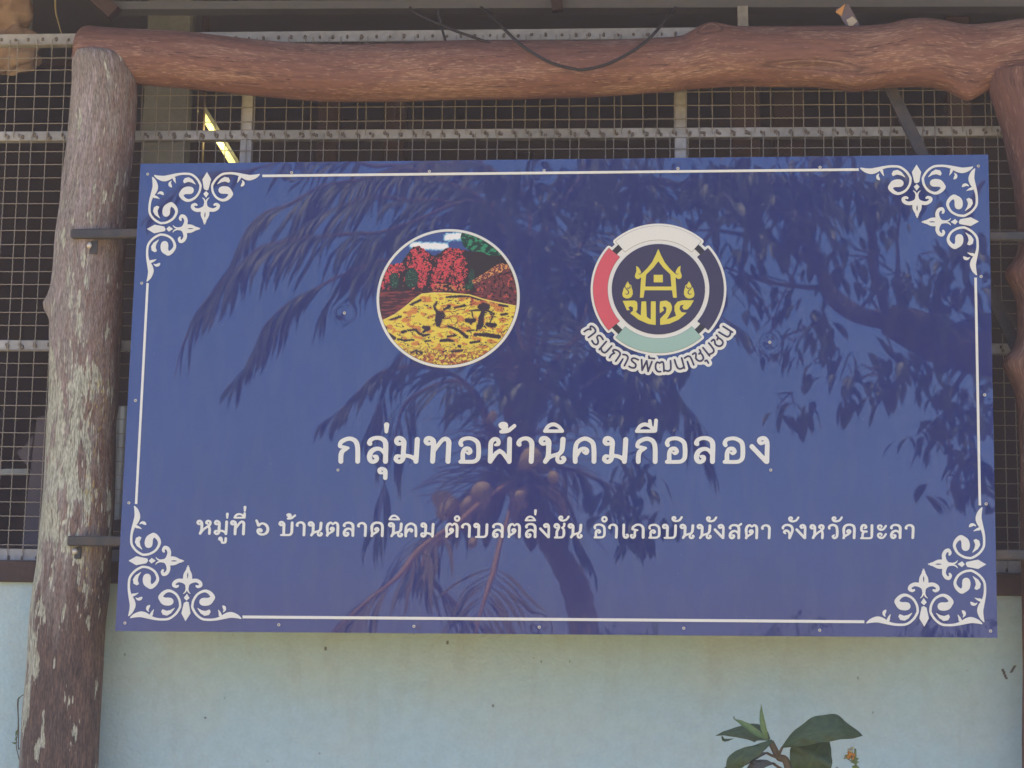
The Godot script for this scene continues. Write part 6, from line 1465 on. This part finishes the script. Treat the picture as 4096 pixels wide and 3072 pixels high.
	for c in [[Vector3(-0.9263, 6.0434, 11.4719), 0.35, 9, 1.0], [Vector3(-0.4681, 5.9483, 11.4763), 0.45, 12, 1.0], [Vector3(0.0543, 6.0171, 11.4804), 0.50, 14, 1.0], [Vector3(0.6653, 5.9921, 11.4858), 0.55, 16, 1.0], [Vector3(1.2721, 5.8743, 11.4917), 0.50, 15, 1.0], [Vector3(1.7435, 6.0820, 11.4946), 0.50, 15, 1.0], [Vector3(2.2545, 5.9415, 11.4998), 0.38, 10, 1.0], [Vector3(1.0022, 5.5506, 11.4912), 0.32, 7, 1.0], [Vector3(1.4498, 5.6425, 11.4946), 0.28, 5, 1.0], [Vector3(0.6660, 5.1590, 11.4906), 0.26, 6, 1.0], [Vector3(1.0237, 5.1823, 11.4935), 0.20, 3, 1.0], [Vector3(2.0911, 5.2977, 11.5020), 0.22, 4, 1.0], [Vector3(2.3543, 5.1609, 11.5051), 0.16, 3, 1.0], [Vector3(1.6436, 4.7728, 11.5012), 0.16, 3, 1.0], [Vector3(1.2661, 4.5673, 11.4991), 0.18, 3, 1.0], [Vector3(1.7732, 4.4564, 11.5041), 0.12, 2, 1.0], [Vector3(2.7466, 4.9570, 11.5096), 0.24, 5, 1.0], [Vector3(2.8275, 4.5960, 11.5123), 0.28, 6, 1.0], [Vector3(2.4526, 4.3920, 11.5103), 0.26, 6, 1.0], [Vector3(2.0786, 4.2554, 11.5078), 0.22, 4, 1.0], [Vector3(2.8621, 4.1256, 11.5153), 0.30, 7, 1.0], [Vector3(2.6175, 3.8124, 11.5150), 0.24, 5, 1.0], [Vector3(2.9379, 3.5715, 11.5191), 0.20, 4, 1.0], [Vector3(2.7821, 3.3278, 11.5191), 0.12, 2, 1.0], [Vector3(-0.4502, 4.3327, 11.4857), 0.30, 8, 1.0], [Vector3(-0.6944, 4.1042, 11.4848), 0.28, 8, 1.0], [Vector3(-0.2009, 4.0394, 11.4895), 0.24, 6, 1.0], [Vector3(0.1124, 3.8836, 11.4930), 0.22, 5, 1.0], [Vector3(-0.0695, 4.3800, 11.4887), 0.22, 5, 1.0], [Vector3(0.3334, 4.2008, 11.4931), 0.18, 3, 1.0], [Vector3(-0.3407, 4.6067, 11.4850), 0.20, 4, 1.0], [Vector3(-0.5728, 5.1806, 11.4798), 0.30, 7, 1.0], [Vector3(-0.9177, 5.4820, 11.4751), 0.25, 5, 1.0], [Vector3(2.5334, 5.3436, 11.5056), 0.14, 2, 1.0], [Vector3(2.8855, 5.3437, 11.5086), 0.18, 3, 1.0], [Vector3(3.0497, 4.7995, 11.5131), 0.20, 4, 1.0], [Vector3(-0.1492, 3.2101, 11.4946), 0.22, 5, 1.0], [Vector3(0.0298, 2.9458, 11.4976), 0.14, 3, 1.0], [Vector3(0.0035, 3.5462, 11.4940), 0.12, 2, 1.0], [Vector3(1.3961, 4.0719, 11.5030), 0.12, 2, 1.0], [Vector3(4.7772, 6.8639, 5.7403), 0.9, 16, 1.5], [Vector3(6.5884, 5.8699, 8.1705), 0.9, 16, 1.5], [Vector3(6.1914, 5.9479, 6.2808), 0.9, 16, 1.5], [Vector3(4.6881, 4.8099, 8.9306), 0.9, 16, 1.5], [Vector3(5.3474, 5.0116, 9.7796), 0.9, 16, 1.5], [Vector3(4.9126, 5.6770, 6.2765), 0.9, 16, 1.5], [Vector3(5.8348, 6.1076, 8.0996), 0.9, 16, 1.5], [Vector3(4.8911, 5.3402, 6.0215), 0.9, 16, 1.5], [Vector3(5.0517, 4.9748, 5.4937), 0.9, 16, 1.5], [Vector3(6.7062, 7.0966, 5.6305), 0.9, 16, 1.5], [Vector3(4.2632, 5.1318, 8.6991), 0.9, 16, 1.5], [Vector3(6.2267, 4.6596, 7.9660), 0.9, 16, 1.5], [Vector3(4.2043, 5.9402, 8.3388), 0.9, 16, 1.5], [Vector3(6.7626, 5.2737, 9.3150), 0.9, 16, 1.5]]:
		var pts := []
		var n: int = c[2]
		for i in n:
			var d := Vector3(rng.randfn(0, 0.5) * c[1], rng.randfn(0, 0.42) * c[1], rng.randfn(0, 0.6) * 0.5)
			pts.append(c[0] + d)
			for k in 2:
				var e := Vector3(rng.randfn(0, 0.25), rng.randf_range(-0.1, 0.35), rng.randfn(0, 0.25))
				tube(twigs, spline([c[0] + d * 0.15 + Vector3(0, 0.1, 0), c[0] + d * 0.6 + e * 0.4, c[0] + d + e * 0.1], 3), 0.008, 0.003, 4)
		put("leaf_cluster", leaf_cluster(pts, 9, Vector3(0.20, 0.15, 0.20) * c[3], 0.20 * c[3]), lf, t)
	var tw := put("twigs", twigs.commit(), bark, t)
	tw.set_meta("kind", "stuff")
	# low trees along the far side of the yard
	var bush := mat("bush_leaf", lin(0.045, 0.065, 0.028), 0.6)
	for b in [[Vector3(4.3983, 0.0000, 22.0361), 1.00, 2.88, 60, "rounded dense shrub mirrored in the sign's lower right corner", 1], [Vector3(4.6842, 0.0000, 30.0387), 1.00, 2.93, 40, "loose shrub mirrored left of the rounded shrub in the sign's lower right corner", 1], [Vector3(4.1723, 0.0000, 60.0312), 2.20, 3.76, 60, "taller far tree mirrored at the sign's lower edge, right of the palm trunk", 0], [Vector3(3.0952, 0.0000, 70.0221), 3.20, 3.83, 60, "low wide far tree mirrored at the sign's lower edge, midway along it", 0], [Vector3(1.2746, 0.0000, 66.0068), 2.40, 3.73, 50, "far tree mirrored at the sign's lower edge, second to the right of the palm trunk", 0], [Vector3(-0.8573, 0.0000, 59.9889), 3.00, 3.60, 50, "far tree mirrored at the sign's lower edge, next to the palm trunk", 0], [Vector3(7.6498, 0.0000, 75.0614), 3.20, 3.84, 50, "lowest far tree mirrored at the sign's lower edge, nearest the right corner ornament", 0]]:
		var pts := []
		for i in int(b[3]):
			var a := rng.randf() * TAU
			var rr := sqrt(rng.randf())
			var hh := rng.randf()
			pts.append(b[0] + Vector3(cos(a) * rr * b[1], b[2] * (0.2 + 0.8 * sqrt(hh) * sqrt(1.0 - rr * rr)), sin(a) * rr * b[1]))
		var o := thing("far_tree" if b[5] == 0 else "shrub", b[4], "tree" if b[5] == 0 else "shrub", b[0])
		var tk := put("trunk", tube_mesh([Vector3(0, -0.05, 0), Vector3(0.05, b[2] * 0.5, 0.0)], b[1] * 0.07, b[1] * 0.04, 8), bark, o)
		var cr := put("crown", leaf_cluster(pts, 10, Vector3.ONE * b[1] * 0.20, b[1] * 0.17), bush, o)
		cr.position = -b[0]

func nut(st: SurfaceTool, c: Vector3, r: float) -> void:
	st.set_smooth_group(0)
	var tilt := Basis.from_euler(Vector3(rng.randfn(0, 0.4), 0, rng.randfn(0, 0.5)))
	for i in 10:
		for k in 14:
			for q in [[i, k], [i + 1, k + 1], [i, k + 1], [i, k], [i + 1, k], [i + 1, k + 1]]:
				var th: float = PI * q[0] / 10.0
				var ph: float = TAU * (q[1] % 14) / 14.0
				var d := Vector3(sin(th) * cos(ph), cos(th), sin(th) * sin(ph))
				var f := 1.0 + 0.06 * cos(ph * 3.0) * sin(th)
				st.set_normal(tilt * d); st.set_uv(Vector2.ZERO); st.add_vertex(c + tilt * (Vector3(d.x, d.y * 1.18, d.z) * f * r))
